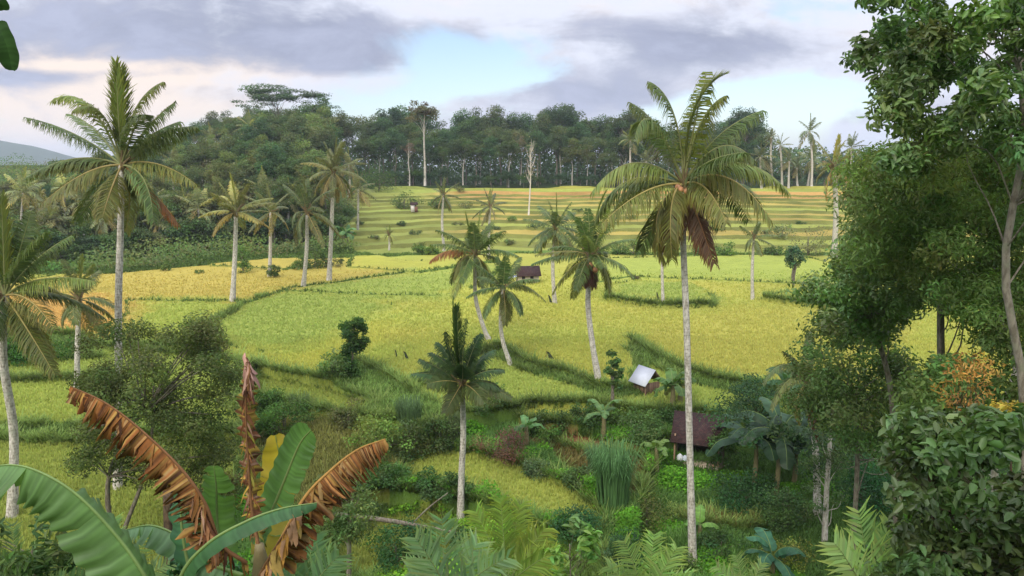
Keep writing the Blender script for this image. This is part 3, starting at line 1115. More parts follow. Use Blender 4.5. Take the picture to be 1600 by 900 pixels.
    special(1160, 164, 312, 'tall_dark_tree', 'tallest dark tree on the right, behind the crown of the big coconut palm',
            rx=4.6, cz=17, rz=7, nclump=34, cr=1.9, nleaf=4200, tint=(.035, .062, .035))
    special(976, 170, 316, 'round_dark_tree', 'round-headed dark tree left of the big coconut palm, above the wood',
            rx=5, cz=19, rz=4.5, nclump=24, cr=1.9, nleaf=3300, tint=(.05, .07, .035))
    special(868, 160, 330, 'domed_dark_tree', 'highest dome of dark foliage in the middle of the far wood',
            rx=6, cz=18, rz=5.5, nclump=34, cr=2.1, nleaf=4400, tint=(.036, .062, .032))
    special(612, 168, 340, 'dark_two_headed_tree', 'dark tree with ragged clumps left of the tall olive-brown tree',
            rx=4.6, cz=19, rz=4.5, nclump=18, cr=1.8, nleaf=2800, tint=(.036, .060, .036))
    # bare pale tree on the terraces
    p = hit(826, 336)
    Y = p[1]
    e = thing('bare_tree', p, 'bare whitish tree with thin twigs standing alone on the terraces before the wood', 'tree')
    t = MB()
    r = np.random.default_rng(3)
    top = W(830, 226, Y) - p
    path = smooth_path([[0, 0, 0], top * .5 + [.2, 0, 0], top], 10)
    tube(t, path, [.30, .22, .12, .03], 6)
    for i in range(26):
        b = path[r.integers(4, 9)]
        a = r.uniform(0, 6.28)
        L = r.uniform(1.5, 3.4)
        tube(t, [b, b + np.array([math.cos(a) * .35, math.sin(a) * .3, .6]) * L, b + np.array([math.cos(a) * .55, math.sin(a) * .5, 1.35]) * L], [.09, .05, .02], 4, cap=False)
    t.build('trunk', mat('white_bark', bark((.62, .57, .48), (.45, .40, .33))), e)
    c = MB()
    P = path[r.integers(5, 10, 260)] + r.normal(size=(260, 3)) * [1.0, .9, 1.6]
    leaf_cards(c, r, P, r.normal(size=P.shape), .3, (.26, .22, .14))
    c.build('crown', m_leaf(), e)


forest()


# ------------------------------------------------------------------ coconut palms
def palm(seed, base, cpx, cpy, L, label, mids=(), w=14, n=18, detail=1, tint=PALM_G, group='coconut palms standing in the fields', fronds=None, nuts=0, dead=0, husk=True,
         name='coconut_palm', bend=.9, ll=.19, Y=None, up=1.45, down=-.65, nl=None, cat='palm tree', bark_m=None, droop=.55, gap=0.05, spear=False, filler=None, V=.1, lwm=1.0):
    """base: picture point (or world point); crown at cpx, cpy; L, w in picture pixels"""
    r = np.random.default_rng(seed)
    b = hit(*base) if len(base) == 2 else np.asarray(base, float)
    Y = b[1]
    c = W(cpx, cpy, Y)
    s = Y / F_PX
    Lm = L * s
    e = thing(name, b, label, cat, group)
    tr = MB()
    P = [b - [0, 0, .3]] + [W(x, y, Y) + np.array([0, r.normal() * .15, 0]) for x, y in mids]
    if not mids:
        P.append((b + c) / 2 + np.array([r.normal() * .02, r.normal() * .02, 0]) * np.linalg.norm(c - b))
    P.append(c)
    R = w * s * .45
    tube(tr, smooth_path(P, 26), [R * 1.45, R * 1.05, R, R * .95, R * .85, R * .8], 10 if detail > 1 else 7)
    tr.build('trunk', bark_m or m_coco(), e, b, smooth=True)
    nl = nl or {0: 20, 1: 36, 2: 64, 3: 100}[detail]
    lw = {0: .036, 1: .025, 2: .019, 3: .012}[detail] * Lm * lwm
    specs = []
    wind = np.array([r.uniform(-.25, .35), r.uniform(-.2, .2), 0]) * Lm
    w *= .88
    if not fronds:
        n = max(9, int(n * r.uniform(.75, 1.05)))
        bend *= r.uniform(.75, 1.35)
        down += r.uniform(-.35, .2)
        specs.append((c, c + np.array([.04, 0, .5]) * Lm, c + np.array([r.uniform(-.1, .2), 0, .95]) * Lm, 'spear'))
    if fronds:
        for f in fronds:
            (x1, y1), (x2, y2), d1, d2 = f[:4]
            kind = f[4] if len(f) > 4 else ''
            specs.append((c, W(x1, y1, Y + d1 * Lm), W(x2, y2, Y + d2 * Lm), kind))
    nf = n if filler is None else filler
    for (a, q1, q2, age) in crown_fronds(r, c, Lm, nf, up, down, bend):
        specs.append((a, q1, q2 + wind * (.3 + .7 * age), 'old' if age > .8 else ('pale' if r.uniform() < .15 else '')))
    crown = MB()
    for i, (p0, p1, p2, kind) in enumerate(specs):
        m = MB() if detail >= 2 else crown
        tn = np.array(tint) * r.uniform(.8, 1.2)
        rib = (.16, .17, .07)
        dr, vv, wid, swp = droop * r.uniform(.7, 1.3), V, lw, .55
        if kind == 'old':
            tn = tn * np.array([1.45, 1.1, .9])
            rib = (.25, .20, .08)
        elif kind == 'pale':
            tn = tn * np.array([1.7, 1.5, 1.3])
        elif kind == 'bright':
            tn = tn * np.array([1.5, 1.35, .9])
        elif kind == 'spear':
            tn = tn * np.array([1.3, 1.25, .8])
            dr, vv, swp = .05, .1, 1.5
        elif kind == 'dead':
            tn = np.array([.075, .040, .022])
            rib = (.20, .10, .05)
            dr = 1.6
        elif kind == 'rust':
            tn = np.array([.15, .075, .030])
            rib = (.3, .16, .06)
            dr = 1.4
        frond(m, r, p0, p1, p2, nl, ll * Lm, wid, dr, tn, rib, t0=.16, V=vv, rr=.012 * Lm + .01, sweep=swp, gap=gap)
        if detail >= 2:
            o = m.build('dead_frond' if kind in ('dead', 'rust') else 'frond', m_palm(), e, b)
            if kind in ('dead', 'rust'):
                o['label'] = 'withered brown frond hanging down'
    hz = MB()
    for i in range(7 if husk else 0):                       # leaf bases and fibre round the crown shaft
        a = r.uniform(0, 6.28)
        d = az_dir(a, r.uniform(.3, 1.2))
        tube(hz, [c - [0, 0, R * 2.2], c + d * R * 1.6, c + d * R * 5], [R * .7, R * .5, R * .2], 5, (.16, .12, .06), cap=False)
    if husk:
        if detail >= 2:
            hz.build('crown_shaft', m_tint('husk', .9, .1), e, b)
        else:
            crown.V += hz.V
            crown.C += hz.C
            crown.Fc += [q + crown.n for q in hz.Fc]
            crown.n += hz.n
    if detail < 2:
        crown.build('crown', m_palm(), e, b)
    for i in range(nuts):
        a = r.uniform(0, 6.28)
        q = c + np.array([math.cos(a) * R * 2.5, -abs(math.sin(a)) * R * 3.2 - R * 2.2, -R * r.uniform(.2, 4.6)])
        mb = MB()
        tt = np.linspace(0, np.pi, 7)
        path = q + np.outer(-np.cos(tt), [0, 0, 1]) * R * .95
        tube(mb, path, np.maximum(np.sin(tt), .05) * R * .85, 7, np.array([.36, .17, .07]) * r.uniform(.6, 1.2))
        mb.build('coconut', m_tint('coconut_husk', .5, .4), e, b, smooth=True)
    return e


def all_palms():
    # the two tall ones in front
    palm(1, foot(1083, 41.0), 1068, 288, 165,
         'tallest coconut palm, its long pale trunk running down to the bottom of the picture', mids=[(1078, 700), (1074, 520), (1068, 380)], w=11.8, detail=3,
         group='tall coconut palms in front', nuts=12, tint=(.070, .096, .034), V=.0, droop=1.15, ll=.27, gap=.12,
         fronds=[((1070, 150), (1128, 118), .05, .0, 'spear'), ((1082, 200), (1105, 112), .0, .1, 'bright'), ((1064, 150), (1016, 128), .1, .2), ((1088, 170), (1132, 150), -.1, -.2, 'bright'),
                 ((1010, 130), (992, 215), -.2, -.3), ((1040, 190), (985, 160), .3, .5), ((985, 215), (925, 300), -.1, -.2, 'pale'), ((960, 250), (932, 345), .25, .4),
                 ((1010, 280), (940, 350), -.3, -.5, 'old'), ((1030, 330), (1000, 390), .3, .3), ((1040, 290), (1050, 405), -.35, -.3, 'old'),
                 ((1110, 200), (1192, 172), .1, .2), ((1125, 190), (1178, 250), -.2, -.4), ((1160, 215), (1232, 300), .0, .1, 'pale'), ((1140, 240), (1205, 345), -.3, -.5, 'old'),
                 ((1120, 250), (1170, 345), .35, .5), ((1105, 270), (1135, 350), -.4, -.6, 'old'), ((1085, 320), (1116, 412), -.15, -.2, 'dead'), ((1055, 320), (1040, 390), -.2, -.2, 'dead'),
                 ((1100, 330), (1108, 395), .1, .1, 'dead'), ((990, 260), (960, 330), .5, .8), ((1150, 260), (1190, 320), .6, .9)], filler=3, up=.6, down=-.5)
    palm(2, foot(183, 46.0), 190, 258, 150,
         'tall coconut palm at the left, its pale trunk rising behind the round-headed tree', mids=[(185, 640), (186, 480), (189, 360)], w=12.2, detail=3,
         group='tall coconut palms in front', nuts=0, tint=(.068, .096, .034), V=.05, droop=.85, ll=.23, gap=.1,
         fronds=[((184, 170), (181, 97), .0, .0, 'spear'), ((190, 170), (188, 105), .05, .0, 'spear'), ((140, 120), (82, 158), .0, .0, 'pale'), ((165, 140), (115, 172), -.2, -.3, 'bright'),
                 ((120, 200), (42, 184), .1, .1), ((150, 190), (108, 178), .4, .7), ((130, 235), (48, 274), .0, .1, 'old'), ((135, 255), (66, 318), -.2, -.3, 'old'), ((150, 300), (120, 345), .3, .4),
                 ((200, 150), (254, 128), .0, .1, 'pale'), ((215, 170), (232, 180), -.4, -.7), ((225, 195), (272, 160), -.1, -.1), ((240, 195), (306, 198), .1, .1), ((235, 215), (285, 215), .4, .7),
                 ((245, 240), (306, 288), -.1, -.2, 'old'), ((230, 280), (278, 350), .0, .0, 'rust'), ((225, 300), (240, 330), .4, .6), ((170, 300), (160, 340), -.4, -.5, 'old')], filler=4, up=.9, down=-.4)
    # left edge
    palm(3, foot(18, 42), 8, 462, 150, 'coconut palm cut by the left edge of the picture, with big dark drooping fronds', mids=[(16, 680), (12, 560)], w=15, detail=3, n=0,
         group='tall coconut palms in front', tint=(.058, .082, .026), droop=.7, ll=.24, V=.0,
         fronds=[((6, 390), (2, 305), 0, 0, 'spear'), ((30, 400), (48, 330), .1, .1), ((50, 400), (112, 368), .0, .1), ((60, 420), (150, 440), -.1, -.1, 'pale'), ((45, 450), (85, 515), -.3, -.4, 'old'),
                 ((-30, 390), (-70, 330), 0, 0), ((-40, 430), (-100, 470), .1, .2), ((30, 470), (40, 540), .2, .3), ((-10, 480), (-20, 545), -.3, -.3), ((50, 430), (95, 460), .4, .7, 'old')], filler=8)
    palm(4, hit(120, 612), 124, 468, 72, 'young coconut palm between the left edge palm and the tall left palm', w=9, detail=2, n=15, mids=[(122, 540)], droop=.7, down=-.7, ll=.26, tint=(.085, .105, .038))
    # the middle pair and its neighbours
    palm(5, hit(766, 532), 742, 398, 76, 'coconut palm with a curved slanting trunk, left of the small farmhouse', mids=[(756, 512), (744, 470), (742, 430)], w=7.5, detail=2, n=19,
         fronds=[((735, 370), (728, 335), 0, 0, 'spear'), ((745, 360), (752, 330), 0, 0, 'bright'), ((700, 380), (672, 408), 0, 0, 'rust'), ((715, 395), (708, 440), -.2, -.2, 'old')], filler=15, droop=.7, ll=.26)
    palm(6, hit(800, 572), 786, 452, 64, 'small coconut palm with a thin bent trunk just below the farmhouse', mids=[(786, 535), (782, 500)], w=7.5, detail=2, n=17, droop=.8, ll=.28,
         tint=(.055, .085, .028), fronds=[((815, 430), (852, 470), 0, 0, 'old')], filler=16)
    palm(7, hit(936, 594), 922, 402, 84, 'coconut palm with a pale trunk leaning near the ground, right of the farmhouse', mids=[(926, 540), (919, 480), (920, 440)], w=10, detail=2, nuts=5,
         fronds=[((905, 340), (890, 330), .2, .3), ((930, 330), (946, 300), 0, 0, 'spear'), ((945, 350), (952, 305), .1, .1, 'bright'), ((905, 385), (838, 398), 0, 0, 'old'), ((918, 425), (912, 445), -.3, -.3, 'dead'), ((928, 425), (928, 448), -.1, -.1, 'dead')],
         filler=17, droop=.75, ll=.25, down=-.5)
    palm(8, hit(867, 474), 868, 358, 56, 'slim coconut palm behind the leaning one, just right of the farmhouse', w=6.5, detail=1, n=18, droop=.7, ll=.28, tint=(.062, .085, .036))
    palm(9, hit(1036, 473), 1037, 345, 36, 'slender palm just left of the tallest trunk, beside the green rice patch', w=5, detail=1, n=13, droop=.9, ll=.3, tint=(.085, .115, .035), up=1.2)
    palm(10, hit(1176, 468), 1178, 372, 32, 'slender white-trunked palm right of the tallest trunk, on the mid plain', w=5.5, detail=1, n=13, droop=1.0, ll=.3, tint=(.085, .11, .05), down=-1.0)
    # left middle
    palm(11, hit(363, 470), 369, 332, 62, 'coconut palm with yellowish fronds, leftmost of the four in the ochre field', w=8, detail=2, n=19, tint=(.115, .125, .048), mids=[(367, 400)], droop=.6, down=-.5, spear=True)
    palm(12, hit(421, 432), 423, 332, 46, 'pale slim palm at the back of the ochre field, second of the four there', w=6, detail=1, n=16, tint=(.095, .11, .055))
    palm(13, hit(474, 447), 480, 332, 60, 'dark-crowned palm with a yellowish trunk, third of the four in the ochre field', w=7, detail=1, n=18, tint=(.065, .088, .040), droop=.7)
    palm(14, hit(514, 438), 521, 270, 56, 'tallest of the four palms in the ochre field, with a long thin trunk', w=7, detail=2, n=19, tint=(.090, .100, .042), mids=[(518, 350)], droop=.7, up=1.5)
    # on the terraces
    palm(15, hit(694, 392), 693, 305, 30, 'spiky palm with a white trunk on the terraces, left of its bushy neighbour', w=4.5, detail=1, n=12, tint=(.080, .095, .045), group='palms on the terraces', up=1.5, down=-.9, droop=1.2)
    palm(16, hit(764, 404), 766, 322, 32, 'ragged palm with a reddish crown base on the terraces, right of the spiky one', w=4.5, detail=1, n=13, tint=(.07, .09, .05), group='palms on the terraces', up=1.5, down=-1, droop=1.1)
    palm(17, hit(608, 391), 608, 366, 16, 'small young palm low on the left side of the terraces', w=3.5, detail=0, n=11, tint=(.09, .12, .05), group='palms on the terraces')
    palm(18, hit(1303, 402), 1303, 262, 52, 'tall yellow-green palm with a thick white trunk, right end of the terraces', w=9, detail=1, n=18, tint=(.125, .130, .045), group='palms on the terraces', mids=[(1306, 330)], up=1.4)
    far = [(1190, 300, 1188, 246, 26, 'crown just right of the tallest palm'), (1208, 300, 1205, 214, 13, 'small dark crown against the sky'), (1222, 302, 1219, 228, 20, 'thin crown leaning right against the sky'),
           (1232, 305, 1233, 252, 22, 'low crown beside the thin ones'), (1268, 300, 1265, 206, 28, 'highest feathery crown at the right end of the wood'), (1262, 320, 1268, 250, 30, 'yellowish crown in front of the feathery one'),
           (1246, 300, 1245, 262, 22, 'lowest crown under the feathery one'), (1332, 310, 1330, 232, 26, 'dark crown beside the big tree on the right'), (986, 310, 985, 220, 24, 'pale thin crown just left of the tallest palm'),
           (1006, 308, 1010, 252, 20, 'low greenish crown left of the tallest palm'), (1322, 320, 1324, 268, 24, 'ragged crown under the dark one by the big tree')]
    for i, (bx, by, cx, cy, L, t) in enumerate(far):
        palm(40 + i, foot(bx, 293 + (i * 7) % 9), cx, cy, L, 'distant palm, ' + t, w=3.6, detail=0, n=15, tint=np.array((.075, .095, .045)) * (1.35 if 'yellow' in t else 1), group='distant palms at the end of the wood', husk=False, ll=.26)
    hillp = [(36, 301, 159, 40, 'nearest the left edge, among low trees'), (165, 341, 158, 40, 'low, just left of the tall left trunk'), (250, 348, 164, 38, 'low at the wood\'s edge, right of the tall left trunk'), (310, 326, 170, 38, 'low at the wood\'s edge, left of the yellowish palm'), (272, 258, 240, 30, 'high on the hill, right of the tall left palm\'s crown'), (330, 218, 275, 26, 'breaking the hill\'s skyline right of the tall left palm'), (410, 296, 184, 36, 'directly behind the pale slim palm'), (452, 314, 178, 36, 'between the pale slim palm and the dark-crowned one'), (498, 296, 185, 32, 'behind, left of the longest thin trunk'), (370, 281, 210, 32, 'behind the top of the yellowish palm'), (80, 346, 151, 38, 'low over the orange field at the left'), (560, 296, 197, 30, 'at the left end of the terraces'),
             (290, 326, 184, 36, 'above the brown dead frond of the tall left palm'), (232, 318, 178, 40, 'right of the tall left palm\'s trunk'), (132, 318, 173, 46, 'left of the tall left palm\'s trunk'), (345, 296, 194, 36, 'in the hillside wood behind the yellowish palm'),
             (60, 326, 165, 38, 'low on the hillside at the left edge'), (392, 201, 270, 28, 'high in the hillside wood under the layered tree'), (450, 254, 240, 32, 'in the hillside wood left of the longest thin trunk'),
             (205, 281, 225, 32, 'higher on the hillside, close right of the tall left trunk'), (322, 251, 250, 30, 'mid-height on the wooded hillside'), (100, 296, 181, 34, 'mid-height at the far left of the hillside'), (545, 258, 255, 28, 'where the hillside wood meets the terraces')]
    for i, (cx, cy, Y, L, t) in enumerate(hillp):
        palm(60 + i, foot(cx - 1, Y), cx, cy, L, 'hillside palm ' + t, w=3.8, detail=0, n=16, tint=np.array((.115, .130, .058)) * (1 + .3 * (i % 3 == 0)), group='palms in the hillside wood', husk=False, ll=.27)
    # the low ground in front
    palm(80, foot(719, 46.2), 722, 600, 78, 'young coconut palm with stiff upright dark fronds, middle of the low ground', mids=[(721, 740), (724, 680)], w=12, detail=3, n=0,
         tint=(.034, .062, .024), droop=.5, ll=.32, V=.15, lwm=1.9, gap=.0,
         fronds=[((708, 540), (708, 468), 0, 0, 'spear'), ((714, 530), (714, 478), .1, .1, 'spear'), ((738, 540), (752, 522), .1, .2), ((722, 540), (730, 500), -.2, -.3), ((700, 550), (684, 536), .2, .3), ((748, 560), (770, 548), .3, .5),
                 ((690, 575), (656, 562), 0, 0), ((752, 575), (786, 578), .0, .0), ((700, 590), (668, 600), -.3, -.4, 'old'), ((745, 590), (800, 622), -.2, -.3, 'old'), ((700, 545), (694, 520), -.2, -.3), ((736, 600), (756, 628), -.5, -.6, 'old')], filler=8, up=1.3, down=.1)
    palm(81, foot(1278, 47), 1262, 596, 90, 'dark palm with hanging brown skirt, under the trees right of the tallest trunk', mids=[(1276, 720), (1270, 650)], w=12, detail=2, n=14, tint=(.060, .078, .032),
         fronds=[((1225, 540), (1192, 600), -.2, -.3), ((1230, 570), (1205, 640), -.3, -.4, 'pale'), ((1265, 640), (1280, 690), -.1, -.1, 'dead'), ((1270, 640), (1275, 700), .1, .1, 'dead')], filler=12, droop=.8)


all_palms()


ORD = 'first second third fourth fifth sixth seventh eighth ninth tenth eleventh twelfth thirteenth fourteenth fifteenth sixteenth seventeenth eighteenth nineteenth twentieth twenty-first'.split()
# ------------------------------------------------------------------ huts
def m_roof():
    def f(k):
        tc = k.node('ShaderNodeTexCoord')
        v = tc.outputs['Object']
        n = k.noise(v, 2.2, 5, .7)
        w = k.node('ShaderNodeTexBrick')
        w.inputs['Scale'].default_value = 3.2
        w.inputs['Color1'].default_value = (.070, .032, .028, 1)
        w.inputs['Color2'].default_value = (.032, .018, .018, 1)
        w.inputs['Mortar'].default_value = (.02, .012, .01, 1)
        w.inputs['Mortar Size'].default_value = .035
        k.put(w.inputs['Vector'], v)
        c = k.mixc(k.ss(n, .5, .75), w.outputs['Color'], (.07, .055, .04))
        return principled(k, c, .85, .2, w.outputs['Fac'], .6, .02).outputs[0]
    return mat('clay_tiles', f)


def gable(mb, L, D, z0, rise, over, th, col=(1, 1, 1), sides=(-1, 1)):
    """two roof slabs, ridge along x"""
    for s in sides:
        y0, y1 = 0.0, s * (D / 2 + over)
        z1 = z0 - over * rise / (D / 2)
        zr = z0 + rise
        X = L / 2 + over
        P = [(-X, y0, zr), (X, y0, zr), (X, y1, z1), (-X, y1, z1)]
        P = P + [(a, b, c - th) for a, b, c in P]
        mb.add(P, [(0, 1, 2, 3), (7, 6, 5, 4), (0, 4, 5, 1), (1, 5, 6, 2), (2, 6, 7, 3), (3, 7, 4, 0)], col)


def huts():
    # hut with a white sheet roof at the end of the bund
    p = hit(1010, 613)
    e = thing('field_hut', p, 'small field hut with a bright white sheet on its roof, among banana leaves', 'hut', rz=-1.0, sc=(.74, .74, .85))
    r = MB()
    gable(r, 2.3, 2.6, 1.5, 1.25, .35, .03, (.40, .42, .45), sides=(-1,))
    link_ = r.build('roof_sheet', m_tint('white_sheet', .45, .4, .12, 2.5, .4), e)
    r = MB()
    gable(r, 2.2, 2.6, 1.46, 1.25, .3, .12, (.14, .10, .07), sides=(1,))
    r.build('thatch', m_tint('thatch', .95, .05, .5, 9, .8), e)
    r = MB()
    for x in (-1.0, 1.0):
        for y in (-1.15, 1.15):
            r = MB()
            tube(r, [(x, y, -.4), (x, y, 1.5)], .06, 6, (.20, .13, .08))
            r.build('post', m_tint('hut_wood'), e)
    r = MB()
    rr = np.random.default_rng(5)
    for i in range(13):
        box(r, (-1 + i * .165, -1.1 + .01 * (i % 2), .62), (.15, .03, 1.35 + rr.uniform(-.1, .1)), 0, np.array((.22, .14, .09)) * rr.uniform(.6, 1.3))
        box(r, (1.0 + .01 * (i % 2), -1 + i * .165, .62), (.03, .15, 1.35), 0, np.array((.20, .13, .09)) * rr.uniform(.6, 1.3))
    r.build('board_wall', m_tint('hut_wood'), e)
    # larger hut with a dark red tiled roof
    p = hit(1090, 726)
    e = thing('tiled_hut', p, 'open shed with a dark red tiled roof, partly behind the tallest palm trunk', 'hut', rz=-.35)
    r = MB()
    gable(r, 3.3, 3.2, 2.75, 1.6, .35, .07)
    r.build('roof', m_roof(), e)
    r = MB()
    rr = np.random.default_rng(6)
    for x in (-1.7, 1.7):
        for y in (-1.5, 1.5):
            r = MB()
            tube(r, [(x, y, -2.2), (x * .99, y, 2.95)], .07, 6, (.26, .17, .10))
            r.build('post', m_tint('hut_wood'), e)
    r = MB()
    tube(r, [(1.25, -1.9, -2.0), (1.35, -1.75, .9)], .09, 6, (.34, .20, .11))
    r.build('post', m_tint('hut_wood'), e)
    r = MB()
    box(r, (0, 1.45, 1.4), (3.3, .06, 2.2), 0, (.10, .075, .06))
    box(r, (-1.66, .4, 1.3), (.06, 2.0, 2.1), 0, (.16, .12, .09))
    r.build('back_wall', m_tint('hut_wood'), e)
    r = MB()
    box(r, (.35, -1.35, .75), (2.6, .9, .08), 0, (.32, .26, .19))
    for i in range(9):
        box(r, (-.8 + i * .3, -1.82, .52), (.25, .04, .42), 0, np.array((.40, .33, .25)) * rr.uniform(.7, 1.2))
    r.build('bamboo_bench', m_tint('hut_wood'), e)
    for i, (x, y, z, s, c) in enumerate([(-1.25, -1.5, 1.05, .42, (.66, .68, .70)), (-.85, -1.45, 1.0, .36, (.50, .55, .62))]):
        mb = MB()
        t = np.linspace(0, 1, 8)
        path = np.stack([x + 0 * t, y + .05 * np.sin(4 * t), z - s * .8 + s * 1.5 * t], 1)
        tube(mb, path, np.array([.5, .95, 1, 1, .95, .85, .55, .2]) * s * .62, 9, c)
        R = np.array([[math.cos(-.35), -math.sin(-.35), 0], [math.sin(-.35), math.cos(-.35), 0], [0, 0, 1]])
        q = MB()
        for Vv, Qq, Cc in zip(mb.V, mb.Fc, mb.C):
            q.add(Vv @ R.T + p, Qq, Cc)
        o = q.build('sack', m_tint('woven_sack', .7, .2, .2, 5), smooth=True)
        tag(o, ['plump white sack at the left corner of the tiled shed', 'smaller grey-blue sack beside the white one in the tiled shed'][i], 'sack')
    # farmhouse in the middle of the plain
    p = hit(824, 441)
    e = thing('farmhouse', p, 'little farmhouse with a dark purplish-brown roof and a pale right end', 'house', rz=.18)
    r = MB()
    gable(r, 3.6, 2.6, 1.55, 1.25, .3, .07)
    r.build('roof', m_roof(), e)
    r = MB()
    box(r, (0, 0, .75), (3.5, 2.3, 1.65), 0, (.50, .44, .36))
    P = [(1.75, -1.15, 1.55), (1.75, 1.15, 1.55), (1.75, .02, 2.6), (1.75, -.02, 2.6)]
    r.add(P, [(0, 1, 2, 3)], (.58, .50, .42))
    r.build('wall', m_tint('plaster', .85, .1, .25, 3), e)
    for x in (-.9, .55):
        r = MB()
        box(r, (x, -1.17, .66), (.55, .05, 1.2), 0, (.04, .035, .04))
        r.build('doorway', m_tint('hut_wood'), e)
    r = MB()
    box(r, (-2.6, -.2, 1.05), (1.7, 1.9, .05), 0, (.40, .47, .54), tilt=('y', -.16))
    r.build('lean_to_roof', m_tint('white_sheet', .45, .4, .12, 2.5, .4), e)
    r = MB()
    for y in (-1.0, .7):
        r = MB()
        tube(r, [(-3.3, y, -.2), (-3.3, y, .92)], .05, 5, (.2, .15, .1))
        r.build('post', m_tint('hut_wood'), e)
    # tiny shelter on the terraces
    p = hit(647, 331)
    e = thing('terrace_shelter', p, 'tiny whitish shelter with a brown roof between two bushes on the terraces', 'hut', rz=.3, sc=(.62, .62, .8))
    r = MB()
    box(r, (-.7, 0, 1.4), (1.6, 1.8, 2.9), 0, (.60, .56, .50))
    r.build('wall', m_tint('plaster', .85, .1, .25, 3), e)
    r = MB()
    box(r, (.9, 0, 1.0), (1.6, 1.7, 2.0), 0, (.18, .09, .06))
    r.build('board_wall', m_tint('hut_wood'), e)
    r = MB()
    gable(r, 3.2, 1.9, 2.9, .8, .25, .08, (.2, .1, .07))
    r.build('roof', m_roof(), e)


huts()


# ------------------------------------------------------------------ bushes and small trees
def bush(seed, px, py, rx, h, label, tint=(.06, .095, .03), leaf=.16, nleaf=1800, name='shrub', cat='shrub', group=None, base=None, nc=20, trunk=.05, flat=.75, stems=3, low=.0, cr=.36, wid=.55, material=None, upb=.5):
    r = np.random.default_rng(1000 + seed)
    b = hit(px, py) if base is None else base
    s = b[1] / F_PX
    R, H = rx * s * 1.12, h * s
    nleaf = int(nleaf * 1.25)
    cz = H * (.46 + low * .36)
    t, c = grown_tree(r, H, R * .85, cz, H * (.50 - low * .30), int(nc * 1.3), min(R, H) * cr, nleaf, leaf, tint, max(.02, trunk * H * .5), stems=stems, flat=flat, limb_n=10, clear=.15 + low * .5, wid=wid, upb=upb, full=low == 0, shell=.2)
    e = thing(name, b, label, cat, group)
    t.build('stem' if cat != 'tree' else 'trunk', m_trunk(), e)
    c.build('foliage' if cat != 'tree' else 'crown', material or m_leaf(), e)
    return e


